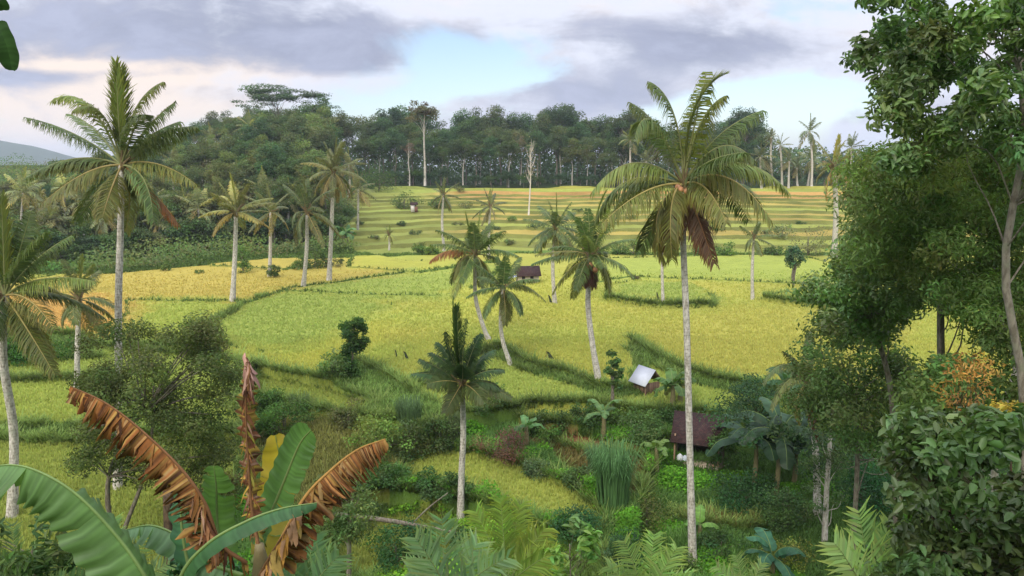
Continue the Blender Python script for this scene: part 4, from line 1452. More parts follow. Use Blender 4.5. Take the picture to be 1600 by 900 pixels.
def bushes():
    rt = random.Random(4)
    for i, (px, py) in enumerate([(562, 350), (584, 372), (628, 352), (650, 366), (716, 352), (735, 376), (775, 358), (795, 382), (838, 356), (905, 330), (930, 352), (985, 342), (1120, 360), (1195, 366), (1250, 350)]):
        bush(200 + i, px, py, rt.uniform(7, 15), rt.uniform(3, 8), 'small weedy shrub on a terrace bank, ' + ORD[i] + ' from the left', [(.07, .10, .04), (.10, .12, .05), (.05, .08, .03)][i % 3], .4, 260, group='weedy shrubs on the terrace banks')
    bush(230, 956, 642, 14, 96, 'thin sapling with feathery leaves before the white-roofed hut', (.055, .095, .032), .3, 900, 'feathery_sapling', 'tree', cr=.22, low=.1)
    B = bush
    D = (.062, .102, .034)
    M = (.084, .130, .038)
    Lt = (.105, .150, .040)
    O = (.095, .105, .042)
    # the big round bush tree on the left
    r = np.random.default_rng(77)
    b = foot(176, 38.5)
    e = thing('round_tree', b, 'broad round-headed tree with small leaves, in front of the tall left palm', 'tree')
    cw, tr = MB(), MB()
    cl = []
    while len(cl) < 110:
        x, y = r.uniform(92, 372), r.uniform(492, 775)
        if inpoly(np.array([x]), np.array([y]), [(118, 560), (135, 520), (190, 505), (250, 512), (290, 498), (350, 512), (352, 545), (372, 620), (370, 700), (345, 735), (250, 770), (170, 740), (98, 725), (118, 690), (150, 640), (122, 600)])[0]:
            cl.append((x, y))
    cen = np.array([W(x, y, 38.5 + r.normal() * 2.2 * (1 - abs(y - 620) / 260)) for x, y in cl])
    rad = r.uniform(.6, 1.2, (len(cl), 1)) * np.array([1, 1, .7])
    foliage(cw, r, cen, rad, 36000, .19, (.072, .098, .032), cvar=.3, shell=.15)
    cw.build('crown', m_leaf(), e, b)
    fork = W(170, 745, 38.5)
    tube(tr, smooth_path([b - [0, 0, .2], fork, W(220, 640, 38.5)], 10), [.17, .12, .07], 7)
    tube(tr, smooth_path([b + [.1, .3, -.2], W(232, 720, 39), W(240, 600, 38.8)], 8), [.13, .1, .04], 7)
    for q in cen[:40]:
        s = fork if q[2] < fork[2] + 2 else W(225, 650, 38.6)
        tube(tr, smooth_path([s, (s + q) / 2 + [0, 0, .2], q], 5), [.07, .04, .015], 4, cap=False)
    tr.build('trunk', m_trunk(), e, b)

    # plain
    B(1, 380, 426, 14, 44, 'leafy shrub at the right foot of the leftmost palm in the ochre field', M, .35, 900)
    B(2, 429, 433, 11, 22, 'small dark shrub at the foot of the pale slim palm', D, .3, 600)
    B(3, 492, 418, 24, 34, 'large dark shrub between the third and the tallest palm of the ochre field', D, .35, 1300)
    B(4, 466, 421, 12, 14, 'low green shrub just left of the large dark shrub', M, .3, 500)
    B(5, 515, 417, 22, 12, 'flat low green mound of shrub right of the large dark shrub', O, .3, 700)
    B(6, 533, 413, 5, 16, 'tiny upright shrub at the right tip of the ochre knoll', D, .25, 250)
    B(7, 259, 423, 8, 12, 'small green shrub alone near the back of the ochre field', M, .3, 350)
    B(8, 315, 415, 4, 10, 'tiny shrub alone in the ochre field, right of the small green one', M, .25, 150)
    B(9, 312, 427, 9, 5, 'patch of low green weeds in the ochre field', M, .25, 250)
    # terraces' foot
    for i, (px, w_, h_, t, l) in enumerate([(880, 16, 22, D, 'dark shrub just behind the slim palm beside the farmhouse'), (930, 22, 14, M, 'low wide shrub behind the leaning palm\'s crown'), (990, 17, 28, M, 'tallest green shrub at the foot of the terraces, left of the slender palm'),
                                            (965, 14, 14, D, 'low dark shrub left of the tallest shrub under the terraces'), (1052, 14, 12, D, 'low dark shrub hugging the tallest palm trunk under the terraces'), (1132, 17, 22, M, 'round green shrub at the terraces\' foot, right of the hanging dead frond'),
                                            (1100, 18, 10, D, 'low dark hedge bit left of the round green shrub'), (1208, 20, 12, D, 'low dark shrub right of the slender white-trunked palm'), (1262, 34, 44, 'pale', 'wide pale airy shrub at the right end of the plain'),
                                            (655, 11, 18, M, 'small shrub at the foot of the terraces, left of the spiky palm'), (676, 9, 15, Lt, 'bright small shrub beside the spiky palm\'s white trunk')]):
        tt = (.12, .14, .07) if t == 'pale' else t
        B(20 + i, px, 397 + (i % 3), w_, h_, l, tt, .4, 700)
    B(40, 632, 327, 20, 26, 'dark bush on the left side of the tiny terrace shelter', D, .5, 800)
    B(41, 682, 324, 22, 18, 'rounded bush on the right side of the tiny terrace shelter', D, .5, 800)
    B(42, 592, 298, 32, 36, 'dark clump of bushes where the top terrace meets the left wood', D, .55, 1400)
    B(43, 718, 300, 9, 9, 'small pale bush at the foot of the far wood, left of the ragged palm', O, .45, 300)
    B(44, 727, 326, 14, 12, 'low bush on the terraces between the two palms', O, .45, 350)
    B(45, 800, 345, 8, 8, 'little bush on the terraces under the bare whitish tree', M, .4, 250)
    B(46, 1240, 446, 14, 74, 'narrow leafy tree on the right of the plain, left of the pale shrub', (.055, .095, .045), .4, 1100, 'leafy_tree', 'tree', flat=1.0, low=.2)
    B(47, 1222, 372, 26, 20, 'low pale bush on the terraces under the right end of the wood', (.11, .13, .06), .5, 500)
    B(48, 1350, 392, 34, 60, 'airy pale tree on the terraces, beside the thick white palm trunk', (.10, .12, .055), .5, 1200, 'airy_tree', 'tree')
    B(49, 992, 437, 7, 6, 'small dark mound in the field behind the green rice patch', (.06, .06, .03), .3, 160)
    # the climber-clad post and its skirt of grass
    B(61, 520, 590, 24, 46, 'soft bright green bush leaning against the creeper column', (.09, .15, .05), .24, 1100)
    # low ground, left part
    B(62, 446, 684, 44, 70, 'rounded mass of bright green bush right of the dead upright banana leaf', (.055, .115, .028), .2, 3200)
    B(63, 420, 640, 26, 40, 'smaller bright bush tucked behind the rounded bright mass', (.06, .12, .03), .2, 1200)
    B(64, 590, 715, 52, 72, 'tangled shrub with pale heart-shaped leaves above the dead right banana leaf', Lt, .24, 1500, cr=.3)
    B(65, 640, 716, 40, 64, 'dark dense shrub right of the pale-leaved tangle', D, .2, 2000)
    B(66, 690, 705, 38, 66, 'shaggy dark green bush just left of the young palm\'s trunk', (.05, .085, .028), .2, 2000)
    B(67, 545, 670, 34, 46, 'greyish green bush under the creeper column', O, .2, 1300)
    B(68, 790, 722, 40, 58, 'reddish-brown thicket of dry stems right of the young palm', (.11, .060, .045), .16, 1600, cr=.35)
    B(69, 760, 668, 44, 34, 'dark green hedge piece behind the reddish thicket', D, .22, 1500)
    B(70, 850, 680, 48, 34, 'long low hedge of green grass under the paddy bank', (.06, .11, .03), .22, 1800)
    B(71, 910, 672, 30, 26, 'low green hedge end right of the long one', (.05, .095, .03), .22, 1200)
    B(72, 840, 745, 24, 26, 'mottled shrub with pale leaves below the bare earth', (.07, .105, .045), .16, 1600)
    B(73, 905, 762, 26, 30, 'dense shrub on the slope left of the tall reed clump', D, .18, 2000)
    B(74, 1000, 700, 34, 62, 'dark shrub in front of the white-roofed hut', D, .22, 1900)
    B(75, 1045, 672, 26, 40, 'shrub between the white-roofed hut and the tiled shed', (.05, .09, .03), .22, 1300)
    B(76, 960, 668, 24, 40, 'bushy green growth at the foot of the leaning palm', M, .22, 1000)
    B(77, 690, 790, 54, 30, 'dark low bush strip below the grassy patch', (.045, .09, .028), .2, 2200)
    B(78, 600, 790, 50, 34, 'green weeds left of the dark low bush strip', (.055, .10, .03), .2, 2000)
    # right gully
    B(80, 1010, 830, 46, 66, 'yellowish green bush left of the tallest trunk\'s foot', (.085, .115, .034), .16, 2600)
    B(81, 975, 890, 44, 60, 'dark bush low beside the palm shoots at the bottom', (.035, .07, .028), .16, 2000)
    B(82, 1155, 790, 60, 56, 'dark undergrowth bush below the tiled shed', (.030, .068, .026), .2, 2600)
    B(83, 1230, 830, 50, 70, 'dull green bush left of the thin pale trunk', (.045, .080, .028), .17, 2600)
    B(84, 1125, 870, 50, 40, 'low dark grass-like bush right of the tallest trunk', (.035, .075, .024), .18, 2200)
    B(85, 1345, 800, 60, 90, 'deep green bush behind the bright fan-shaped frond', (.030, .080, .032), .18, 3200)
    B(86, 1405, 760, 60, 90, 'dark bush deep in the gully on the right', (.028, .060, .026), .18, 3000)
    B(87, 1330, 720, 46, 66, 'pale feathery bush right of the thin pale trunk', (.085, .12, .045), .16, 1800, cr=.3)
    B(88, 1225, 885, 40, 44, 'yellow-green bush at the bottom left of the thin pale trunk', (.13, .145, .035), .14, 1500)
    B(89, 1126, 742, 22, 92, 'green climber bush at the right corner of the tiled shed', (.055, .105, .030), .2, 1400)
    B(90, 1180, 660, 46, 70, 'dark leafy mass behind the dark banana plants', (.035, .07, .03), .22, 2400)
    B(91, 1060, 900, 40, 40, 'small leafy bush at the tallest trunk\'s foot', M, .16, 1200)
    B(92, 70, 562, 60, 34, 'dark green hedge strip at the left, under the orange field', (.035, .085, .020), .3, 2600, flat=.8, cr=.5)
    B(93, 10, 562, 50, 32, 'left end of the dark hedge, behind the edge palm', (.035, .085, .020), .3, 1800, flat=.8, cr=.5)
    B(94, 330, 790, 60, 50, 'olive shrub under the round-headed tree', (.085, .10, .03), .2, 1800)
    # young bushes in front, low
    B(95, 620, 880, 60, 60, 'deep green broad bush at the bottom, left of the fan fronds', (.030, .080, .026), .18, 2600)
    B(96, 560, 820, 34, 44, 'small green bush by the fallen log', (.06, .10, .035), .17, 1300)
    B(97, 730, 860, 34, 40, 'shaded green bush at the foot of the young palm', (.045, .085, .03), .17, 1300)
    B(99, 900, 880, 44, 50, 'dark green bush behind the light-leaved shoot', (.035, .08, .03), .17, 1800)


bushes()


# ------------------------------------------------------------------ reed clump, log, poles
def clump_of_blades(seed, px, py, rx, h, label, tint, n=420, w=.05, name='reed_clump', cat='tall grass', nm='blades'):
    r = np.random.default_rng(seed)
    b = hit(px, py)
    s = b[1] / F_PX
    e = MB()
    for i in range(n):
        a = r.uniform(0, 6.28)
        rr = r.uniform(0, 1) ** .5 * rx * s * .42
        p0 = b + np.array([math.cos(a) * rr, math.sin(a) * rr, 0])
        L = h * s * r.uniform(.6, 1.1)
        out = np.array([math.cos(a), math.sin(a), 0]) * L * r.uniform(.02, .30)
        side = unit(np.cross(out + [0, 0, .01], [0, 0, 1])) * w
        pts = [p0, p0 + out * .35 + [0, 0, L * .55], p0 + out * .8 + [0, 0, L * .86], p0 + out * 1.25 + [0, 0, L * .78]]
        V = []
        for q, k in zip(pts, (1, 1, .7, .1)):
            V += [q - side * k / 2, q + side * k / 2]
        e.add(V, [(0, 1, 3, 2), (2, 3, 5, 4), (4, 5, 7, 6)], np.array(tint) * r.uniform(.65, 1.4))
    o = e.build(name, m_grass(), None, b)
    o.location = tuple(b)
    tag(o, label, cat)


clump_of_blades(1, 958, 790, 62, 115, 'tall bright green reed clump in the middle of the low ground', (.085, .17, .05), 520, .055)
clump_of_blades(2, 935, 745, 40, 60, 'shorter reed clump on the left behind the tall bright one', (.08, .14, .05), 300, .05)
clump_of_blades(3, 700, 690, 60, 52, 'shaggy clump of long grass behind the young palm', (.085, .12, .04), 420, .05)
clump_of_blades(4, 640, 672, 50, 40, 'tuft of long grass at the end of the green bank', (.08, .13, .045), 360, .05)
clump_of_blades(5, 470, 650, 40, 40, 'tuft of bright long grass behind the rounded bright bush', (.09, .15, .045), 300, .05)


def bits():
    # fallen log with broken branches
    a, b = hit(505, 806), hit(702, 832)
    for i, (p, q, r0, lab) in enumerate([((500, 800), (712, 832), .17, 'long grey fallen log lying across the low ground'), ((640, 822), (700, 770), .06, 'pale broken branch sticking up from the fallen log')]):
        P, Q = W(*p, 43), W(*q, 43 if i else 42)
        for s in (P, Q):
            s[2] = max(s[2], gz(s[0], s[1]) + .1)
        m = MB()
        r0 *= .8
        tube(m, smooth_path([P, (P + Q) / 2 + [0, 0, .12], Q], 8), [r0, r0 * 1.1, r0 * .6], 7)
        o = m.build('fallen_log' if not i else 'broken_branch', m_trunk(), None, P)
        o.location = tuple(P)
        tag(o, lab, 'log' if not i else 'branch')
    # dark rags on thin sticks that scare the birds
    for i, (px, py, lab) in enumerate([(617, 560, 'narrow dark rag leaning on a stick in the paddy, left one of two'), (630, 562, 'broad dark rag on a stick in the paddy, right one of two'), (856, 474, 'dark rag on a stick right of the small bent palm'),
                                       (1025, 470, 'dark bird-scaring rag at the front of the green rice patch'), (853, 562, 'dark slanting rag near the paddy bund')]):
        p = hit(px, py)
        s = p[1] / F_PX
        e = thing('scarecrow_rag', p, lab, 'scarecrow', 'bird-scaring rags in the paddies')
        m = MB()
        tube(m, [(0, 0, -.1), (.05, 0, 14 * s)], .02, 4, (.12, .09, .06))
        m.build('stick', m_brown(), e)
        m = MB()
        w_ = (4, 9, 7, 5, 13)[i] * s
        V, n = [], 6
        for j in range(n):
            t = j / (n - 1)
            V += [(.05 + t * w_ * .3, .03 * math.sin(5 * t), (14 - 12 * t) * s), (.05 + w_ * (.35 + .65 * t), .08 * math.sin(4 * t + 1), (12 - 11 * t) * s)]
        m.add(V, [(2 * j, 2 * j + 1, 2 * j + 3, 2 * j + 2) for j in range(n - 1)], (.035, .045, .025))
        m.build('cloth', m_tint('dark_cloth', .9, .05), e)


bits()


# ------------------------------------------------------------------ banana plants
def banana_leaf(mb, r, pts, hw, side, fold=.3, tint=(.07, .14, .04), rib=(.20, .27, .10), tear=.25, n=34, thick=.02, wave=.06, tipw=.0, pal=None, rag=0.0, dft=.35, grav=0.0):
    P = smooth_path(pts, n)
    T = unit(np.gradient(P, axis=0))
    S = np.asarray(side, float)
    S = unit(S[None] - (T @ S)[:, None] * T)
    N = unit(np.cross(S, T))
    N = N * np.where(N[:, 2:3] < 0, -1, 1) if abs(N[:, 2]).mean() > .3 else N
    t = np.linspace(0, 1, n)
    prof = np.clip(t / .14, 0, 1) ** .6 * np.sqrt(np.clip(1 - np.clip((t - .55) / .46, 0, 1) ** 2.2, 0, 1)) * hw
    t0 = int(n * .10)
    tube(mb, P + N * .004, [thick * 1.5, thick, thick * .7, thick * .25], 5, rib, cap=False)
    for sg in (-1, 1):
        cuts = [t0] + [i for i in range(t0 + 2, n - 2) if r.uniform() < tear] + [n - 1]
        for a, b in zip(cuts[:-1], cuts[1:]):
            df = r.normal() * dft * (tear > .02)
            sl = r.uniform(-.02, .04) * hw
            V, C = [], []
            for i in range(a, b + 1):
                f = fold + df * .6
                f2 = fold * 1.5 + df + wave * 4 * math.sin(i * .9 + sg)
                m = prof[i] * .5
                q1 = P[i] + sg * S[i] * m * math.cos(f) - N[i] * m * math.sin(f)
                m *= 1 + rag * r.uniform(-1, .6)
                q2 = q1 + sg * S[i] * m * math.cos(f2) - N[i] * m * math.sin(f2) + T[i] * (m * .35 + sl * (1 if i == a else -1 if i == b else 0) * 2) - np.array([0, 0, grav * m * (1 + .5 * math.sin(a * 1.7))])
                V += [P[i], q1, q2]
                v = r.uniform(.80, 1.16) * (1 + .10 * math.sin(i * 2.3 + 1.7 * math.sin(i * .37)))
                tc = np.array(tint) * v
                if pal is not None:
                    tc = np.array(pal[r.integers(len(pal))]) * r.uniform(.6, 1.2)
                C += [tc * 1.25, tc, tc * (.95 if pal is None else r.uniform(.5, 1.3))]
            Q = []
            for i in range(b - a):
                for j in (0, 1):
                    u = i * 3 + j
                    Q.append((u, u + 1, u + 4, u + 3))
            mb.add(V, Q, np.clip(np.array(C), 0, 1))


BROWNS = [(.34, .19, .045), (.25, .13, .035), (.27, .09, .022), (.18, .065, .018), (.11, .042, .016), (.31, .13, .035), (.34, .20, .08), (.08, .035, .02), (.20, .075, .025)]


def dead_leaf(mb, r, pts, ln, side, ns=34, rib=(.20, .09, .04), thick=.018, w=.05, pal=BROWNS, out=.35, ends=(1, .5), curl=.5):
    P = smooth_path(pts, 40)
    T = unit(np.gradient(P, axis=0))
    tube(mb, P, [thick * 1.4, thick, thick * .6, thick * .3], 5, rib, cap=False)
    S0 = np.asarray(side, float)
    for k in range(ns):
        t = (k + r.uniform(0, 1)) / ns
        i = int(t * 39)
        S = unit(S0 - (T[i] @ S0) * T[i])
        for sg in (-1, 1):
            L = ln * np.interp(t, [0, .12, .5, .9, 1], [.35, .85, 1, ends[0] * .8, ends[1]]) * r.uniform(.7, 1.15)
            c = np.array(pal[r.integers(len(pal))]) * r.uniform(.7, 1.2)
            ww = w * r.uniform(.7, 1.5)
            d = unit(S * sg * out + np.array([0, 0, -1.0]) + T[i] * r.normal() * .18 + r.normal(size=3) * .08)
            p = P[i].copy()
            V, C = [], []
            tw = r.uniform(-.6, .6)
            for j in range(6):
                u = j / 5
                wv = unit(T[i] * math.cos(tw * u * 2) + np.cross(T[i], d) * math.sin(tw * u * 2 + curl * math.sin(5 * u + k))) * ww * (1 - .65 * u * u)
                V += [p - wv / 2, p + wv / 2]
                C += [c * (1.15 - .3 * u), c * (1.0 - .3 * u)]
                d = unit(d + r.normal(size=3) * .22 * curl + np.array([0, 0, -.25]))
                p = p + d * L / 5
            mb.add(V, [(2 * j, 2 * j + 1, 2 * j + 3, 2 * j + 2) for j in range(5)], np.clip(np.array(C), 0, 1))


def m_banana(): return mat('banana_leaf', leafy(.42, .48, .3, .45, 5, (1.2, 1.25, .6), 1.05, 1.15))
def m_dead(): return mat('dead_leaf', leafy(.15, .85, .05, .7, 16, (1.1, 1, .8), .95, .92))


def near_banana():
    r = np.random.default_rng(42)
    Y = 8.0
    s = Y / F_PX
    b = foot(405, Y)
    e = thing('banana_plant', b, 'large banana plant in front with broad green leaves and three withered rusty brown ones', 'banana plant')
    m = MB()
    tube(m, smooth_path([b - [0, 0, .2], W(402, 1000, Y), W(408, 900, Y), W(405, 850, Y)], 14), [.17, .14, .11, .05], 12, (.16, .13, .06))
    m.build('pseudostem', m_tint('banana_stem', .6, .3, .6, 4, .5), e, b, smooth=True)

    def leaf(pts, hw, side, fold, tint, tear=.1, n=36, lab=None, **k):
        mm = MB()
        P = [W(x, y, Y + d) for x, y, d in pts]
        banana_leaf(mm, r, P, hw * s, side, fold, tint, tear=tear, n=n, **k)
        o = mm.build('leaf', m_banana(), e, b, smooth=True)
        if lab:
            o['label'] = lab
    LG = (.100, .165, .058)
    leaf([(330, 1080, .0), (275, 990, -.3), (232, 910, -.5), (188, 845, -.5), (123, 776, -.5), (62, 738, -.45), (10, 727, -.3), (-45, 742, -.2)], 66, (.30, 1, .15), .62, LG, .035, 130, 'big arching pale green leaf reaching past the left edge', wave=.05)
    leaf([(380, 900, .1), (330, 880, .3), (290, 845, .5), (240, 822, .6), (195, 828, .6)], 40, (.1, 1, .1), .7, (.11, .18, .09), .12, 60)
    leaf([(350, 900, .3), (342, 850, .5), (339, 800, .6), (338, 760, .6), (334, 728, .6)], 32, (1, -.25, 0), .12, (.090, .17, .050), .05, 60)
    leaf([(395, 880, .1), (420, 812, .4), (445, 750, .5), (468, 695, .55), (486, 672, .5)], 37, (.9, -.5, .5), .08, (.070, .155, .042), .04, 90, 'upright broad green leaf right of the withered upright one', wave=.03)
    leaf([(262, 1010, -.6), (282, 905, -.7), (325, 850, -.75), (385, 815, -.7), (440, 795, -.6), (495, 786, -.5)], 24, (-.2, 1, .1), .65, (.045, .105, .040), .05, 90, 'arching dark green leaf crossing in front of the stem', wave=.03)
    leaf([(400, 890, .3), (425, 800, .8), (438, 730, 1.0), (430, 680, 1.0)], 34, (.9, .4, 0), .2, (.30, .24, .04), .3, 26, 'yellowing leaf behind the withered upright one')
    leaf([(300, 900, .1), (288, 850, .2), (284, 800, .3), (296, 765, .3)], 34, (.8, -.6, .2), .3, (.06, .14, .075), .1)

    def dead(pts, ln, side, ns, lab, **k):
        mm = MB()
        P = [W(x, y, Y + d) for x, y, d in pts]
        if ns > 60:
            banana_leaf(mm, r, P, ln * s * k.pop('wd', .95), side, k.pop('fold', 1.15), rib=k.get('rib', (.20, .09, .04)), tear=.62, n=int(ns * .8), thick=.016, wave=.16, pal=k.get('pal', BROWNS), rag=.35, dft=.16, grav=.5)
        dead_leaf(mm, r, P, ln * s, side, ns if ns < 60 else 26, w=k.pop('w', .055), **k)
        o = mm.build('dead_leaf', m_dead(), e, b)
        o['label'] = lab
    dead([(385, 880, 0), (345, 850, -.1), (322, 790, -.2), (285, 735, -.2), (220, 672, -.1), (165, 630, 0), (110, 604, .1)], 56, (.3, 1, 0), 170, 'withered rusty leaf slanting up to the left', ends=(.75, .45), w=.05)
    dead([(342, 850, -.15), (330, 830, -.2), (318, 800, -.2), (300, 760, -.2)], 60, (.3, 1, 0), 14, 'hanging shreds at the foot of the left withered leaf', pal=[(.45, .22, .08), (.5, .3, .18), (.3, .12, .05)], w=.09)
    dead([(405, 860, 0), (394, 800, .1), (388, 720, .1), (384, 640, .05), (386, 566, 0)], 40, (1, .1, 0), 110, 'withered brown and yellow leaf standing upright', fold=.75, wd=.62, out=.75, ends=(.7, .5),
         pal=[(.26, .09, .04), (.16, .055, .028), (.13, .05, .025), (.40, .24, .04), (.34, .21, .03), (.30, .16, .11), (.20, .17, .03), (.10, .045, .02)], w=.055, curl=.4)
    dead([(388, 610, 0), (389, 590, -.02), (390, 575, 0), (384, 558, .05)], 34, (1, .2, 0), 12, 'curled pinkish tip of the upright withered leaf', pal=[(.5, .28, .22), (.42, .22, .18), (.16, .07, .05)], w=.11, out=.5)
    dead([(410, 900, -.1), (440, 842, -.2), (478, 775, -.25), (520, 732, -.2), (560, 702, -.1), (602, 686, 0)], 48, (-.2, 1, 0), 150, 'withered rusty leaf slanting up to the right', rib=(.38, .19, .05), ends=(.9, .75), w=.05, thick=.022)
    dead([(406, 900, -.2), (425, 865, -.3), (450, 825, -.35), (470, 790, -.3)], 46, (-.2, 1, 0), 20, 'crumpled orange base of the right withered leaf', pal=[(.60, .26, .05), (.55, .34, .10), (.48, .24, .14)], w=.11)


near_banana()


def banana_plant(seed, base, h, n, label, tint=(.07, .13, .035), L=60, w=11, Y=None, tear=.3, group=None, stem=8, up=1.2, down=.1, cpx=None):
    r = np.random.default_rng(seed)
    b = hit(*base) if Y is None else foot(base[0], Y)
    s = b[1] / F_PX
    top = b + np.array([0, 0, h * s])
    e = thing('banana_plant', b, label, 'banana plant', group)
    m = MB()
    tube(m, smooth_path([b - [0, 0, .2], (b + top) / 2 + [.05, 0, 0], top], 8), np.array([1.2, 1, .7]) * stem * s / 2, 8, (.17, .15, .07))
    m.build('pseudostem', m_tint('banana_stem', .6, .3, .6, 4, .5), e, b, smooth=True)
    az = r.uniform(0, 6)
    for i in range(n):
        a = i / max(1, n - 1)
        az += 2.4
        el = up + (down - up) * a
        l = L * s * r.uniform(.8, 1.1)
        d1, d2, d3 = az_dir(az, el), az_dir(az, el - .5), az_dir(az, el - 1.2)
        P = [top, top + d1 * l * .35, top + d1 * l * .35 + d2 * l * .35, top + d1 * l * .35 + d2 * l * .35 + d3 * l * .32]
        mm = MB()
        banana_leaf(mm, r, P, w * s, np.cross(d2, [0, 0, 1]), .35, np.array(tint) * r.uniform(.75, 1.3), tear=tear, n=20, thick=.018 * s / .01 * .35)
        mm.build('leaf', m_banana(), e, b, smooth=True)


def bananas():
    g = 'banana plants by the huts'
    banana_plant(1, (1050, 634), 34, 8, 'banana plant with long leaves behind the white-roofed hut', (.085, .165, .045), 46, 10, group=g)
    banana_plant(2, (1062, 628), 26, 6, 'small banana plant with a yellowing leaf, touching the tallest palm trunk', (.16, .17, .04), 34, 8, group=g)
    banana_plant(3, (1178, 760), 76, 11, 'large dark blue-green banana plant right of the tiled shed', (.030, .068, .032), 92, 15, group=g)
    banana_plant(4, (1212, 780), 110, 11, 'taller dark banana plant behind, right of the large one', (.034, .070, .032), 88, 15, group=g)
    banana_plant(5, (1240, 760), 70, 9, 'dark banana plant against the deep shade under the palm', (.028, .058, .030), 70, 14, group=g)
    banana_plant(6, (822, 700), 36, 5, 'young banana plant with three bright leaves left of the bare earth', (.10, .20, .07), 34, 7, group=g)
    banana_plant(7, (942, 690), 44, 5, 'young banana plant with one arching leaf, left of the dark hut shrub', (.09, .17, .06), 40, 7, group=g)
    banana_plant(8, (1024, 755), 60, 5, 'sapling banana with a reddish stem left of the tiled shed', (.12, .20, .05), 32, 8, group=g)
    banana_plant(9, (540, 385), 20, 8, 'bright banana clump at the left end of the terraces', (.10, .19, .07), 26, 6, tear=.1)
    banana_plant(10, (455, 300), 14, 7, 'banana clump on the wooded hillside above the longest palm trunk', (.08, .14, .05), 18, 5, tear=.1)
    banana_plant(11, (1205, 905), 40, 7, 'banana plant with blue-green leaves at the bottom, right of the tallest trunk', (.05, .14, .075), 70, 13, tear=.1)
    banana_plant(12, (1410, 640), 40, 8, 'banana plant half hidden among the trees on the right', (.08, .17, .05), 70, 14, Y=30)
    banana_plant(13, (1092, 845), 26, 4, 'bright banana sucker beside the tallest trunk', (.14, .26, .06), 40, 9, tear=.0)
    banana_plant(14, (1232, 640), 44, 8, 'banana plant with upright leaves at the right end of the bund', (.06, .13, .055), 60, 10)


bananas()


# ------------------------------------------------------------------ trees on the right and plants in front
def px_tree(seed, Y, region, nc, cr, nleaf, leaf, tint, trunk, label, tr=.12, depth=2.0, holes=(), name='leafy_tree', cat='tree', wid=.42, flat=.75, limbs=40, bark_=None, material=None, cvar=.28, upb=.45, droop=.6, part='crown', stem='trunk', shell=.2, rnd=False):
    r = np.random.default_rng(seed)
    xs, ys = [p[0] for p in region], [p[1] for p in region]
    cl = []
    while len(cl) < nc:
        x, y = r.uniform(min(xs), max(xs)), r.uniform(min(ys), max(ys))
        if not inpoly(np.array([x]), np.array([y]), region)[0]:
            continue
        if any(((x - hx) / hw) ** 2 + ((y - hy) / hh) ** 2 < 1 for hx, hy, hw, hh in holes):
            continue
        cl.append((x, y))
    cen = np.array([W(x, y, Y + r.normal() * depth) for x, y in cl])
    rad = cr * r.uniform(.6, 1.35, (nc, 1)) * np.array([1, 1, flat])
    tp = [W(x, y, Y + d) for x, y, d in trunk]
    b = tp[0].copy()
    b[2] = gz(b[0], b[1])
    e = thing(name, b, label, cat)
    cw = MB()
    foliage(cw, r, cen, rad, nleaf, leaf, tint, cvar=cvar, wid=wid, upb=upb, droop=droop, shell=shell, rnd=rnd or Y < 20)
    cw.build(part, material or m_leaf(), e, b)
    t = MB()
    path = smooth_path([b - [0, 0, .3]] + tp[(1 if len(tp) > 1 and tp[0][2] < b[2] else 0):], 20)
    tube(t, path, [tr * 1.3, tr, tr * .8, tr * .4], 8)
    for q in cen[:limbs]:
        if np.linalg.norm(path - q, axis=1).min() > .11 * Y + .6:
            continue
        d = np.linalg.norm(path - q, axis=1) + np.maximum(0, path[:, 2] - q[2]) * 1.5
        s = path[d.argmin()]
        L = np.linalg.norm(q - s)
        s = path[max(2, d.argmin() - int(r.integers(1, 4)))]
        a1 = s + (q - s) * .35 + r.normal(size=3) * .10 * L
        a2 = s + (q - s) * .7 + r.normal(size=3) * .10 * L - [0, 0, .03 * L]
        tube(t, smooth_path([s, a1, a2, q], 9), [tr * .30, tr * .2, tr * .12, tr * .04], 4, cap=False)
    t.build(stem, bark_ or m_trunk(), e, b, smooth=True)
    return e


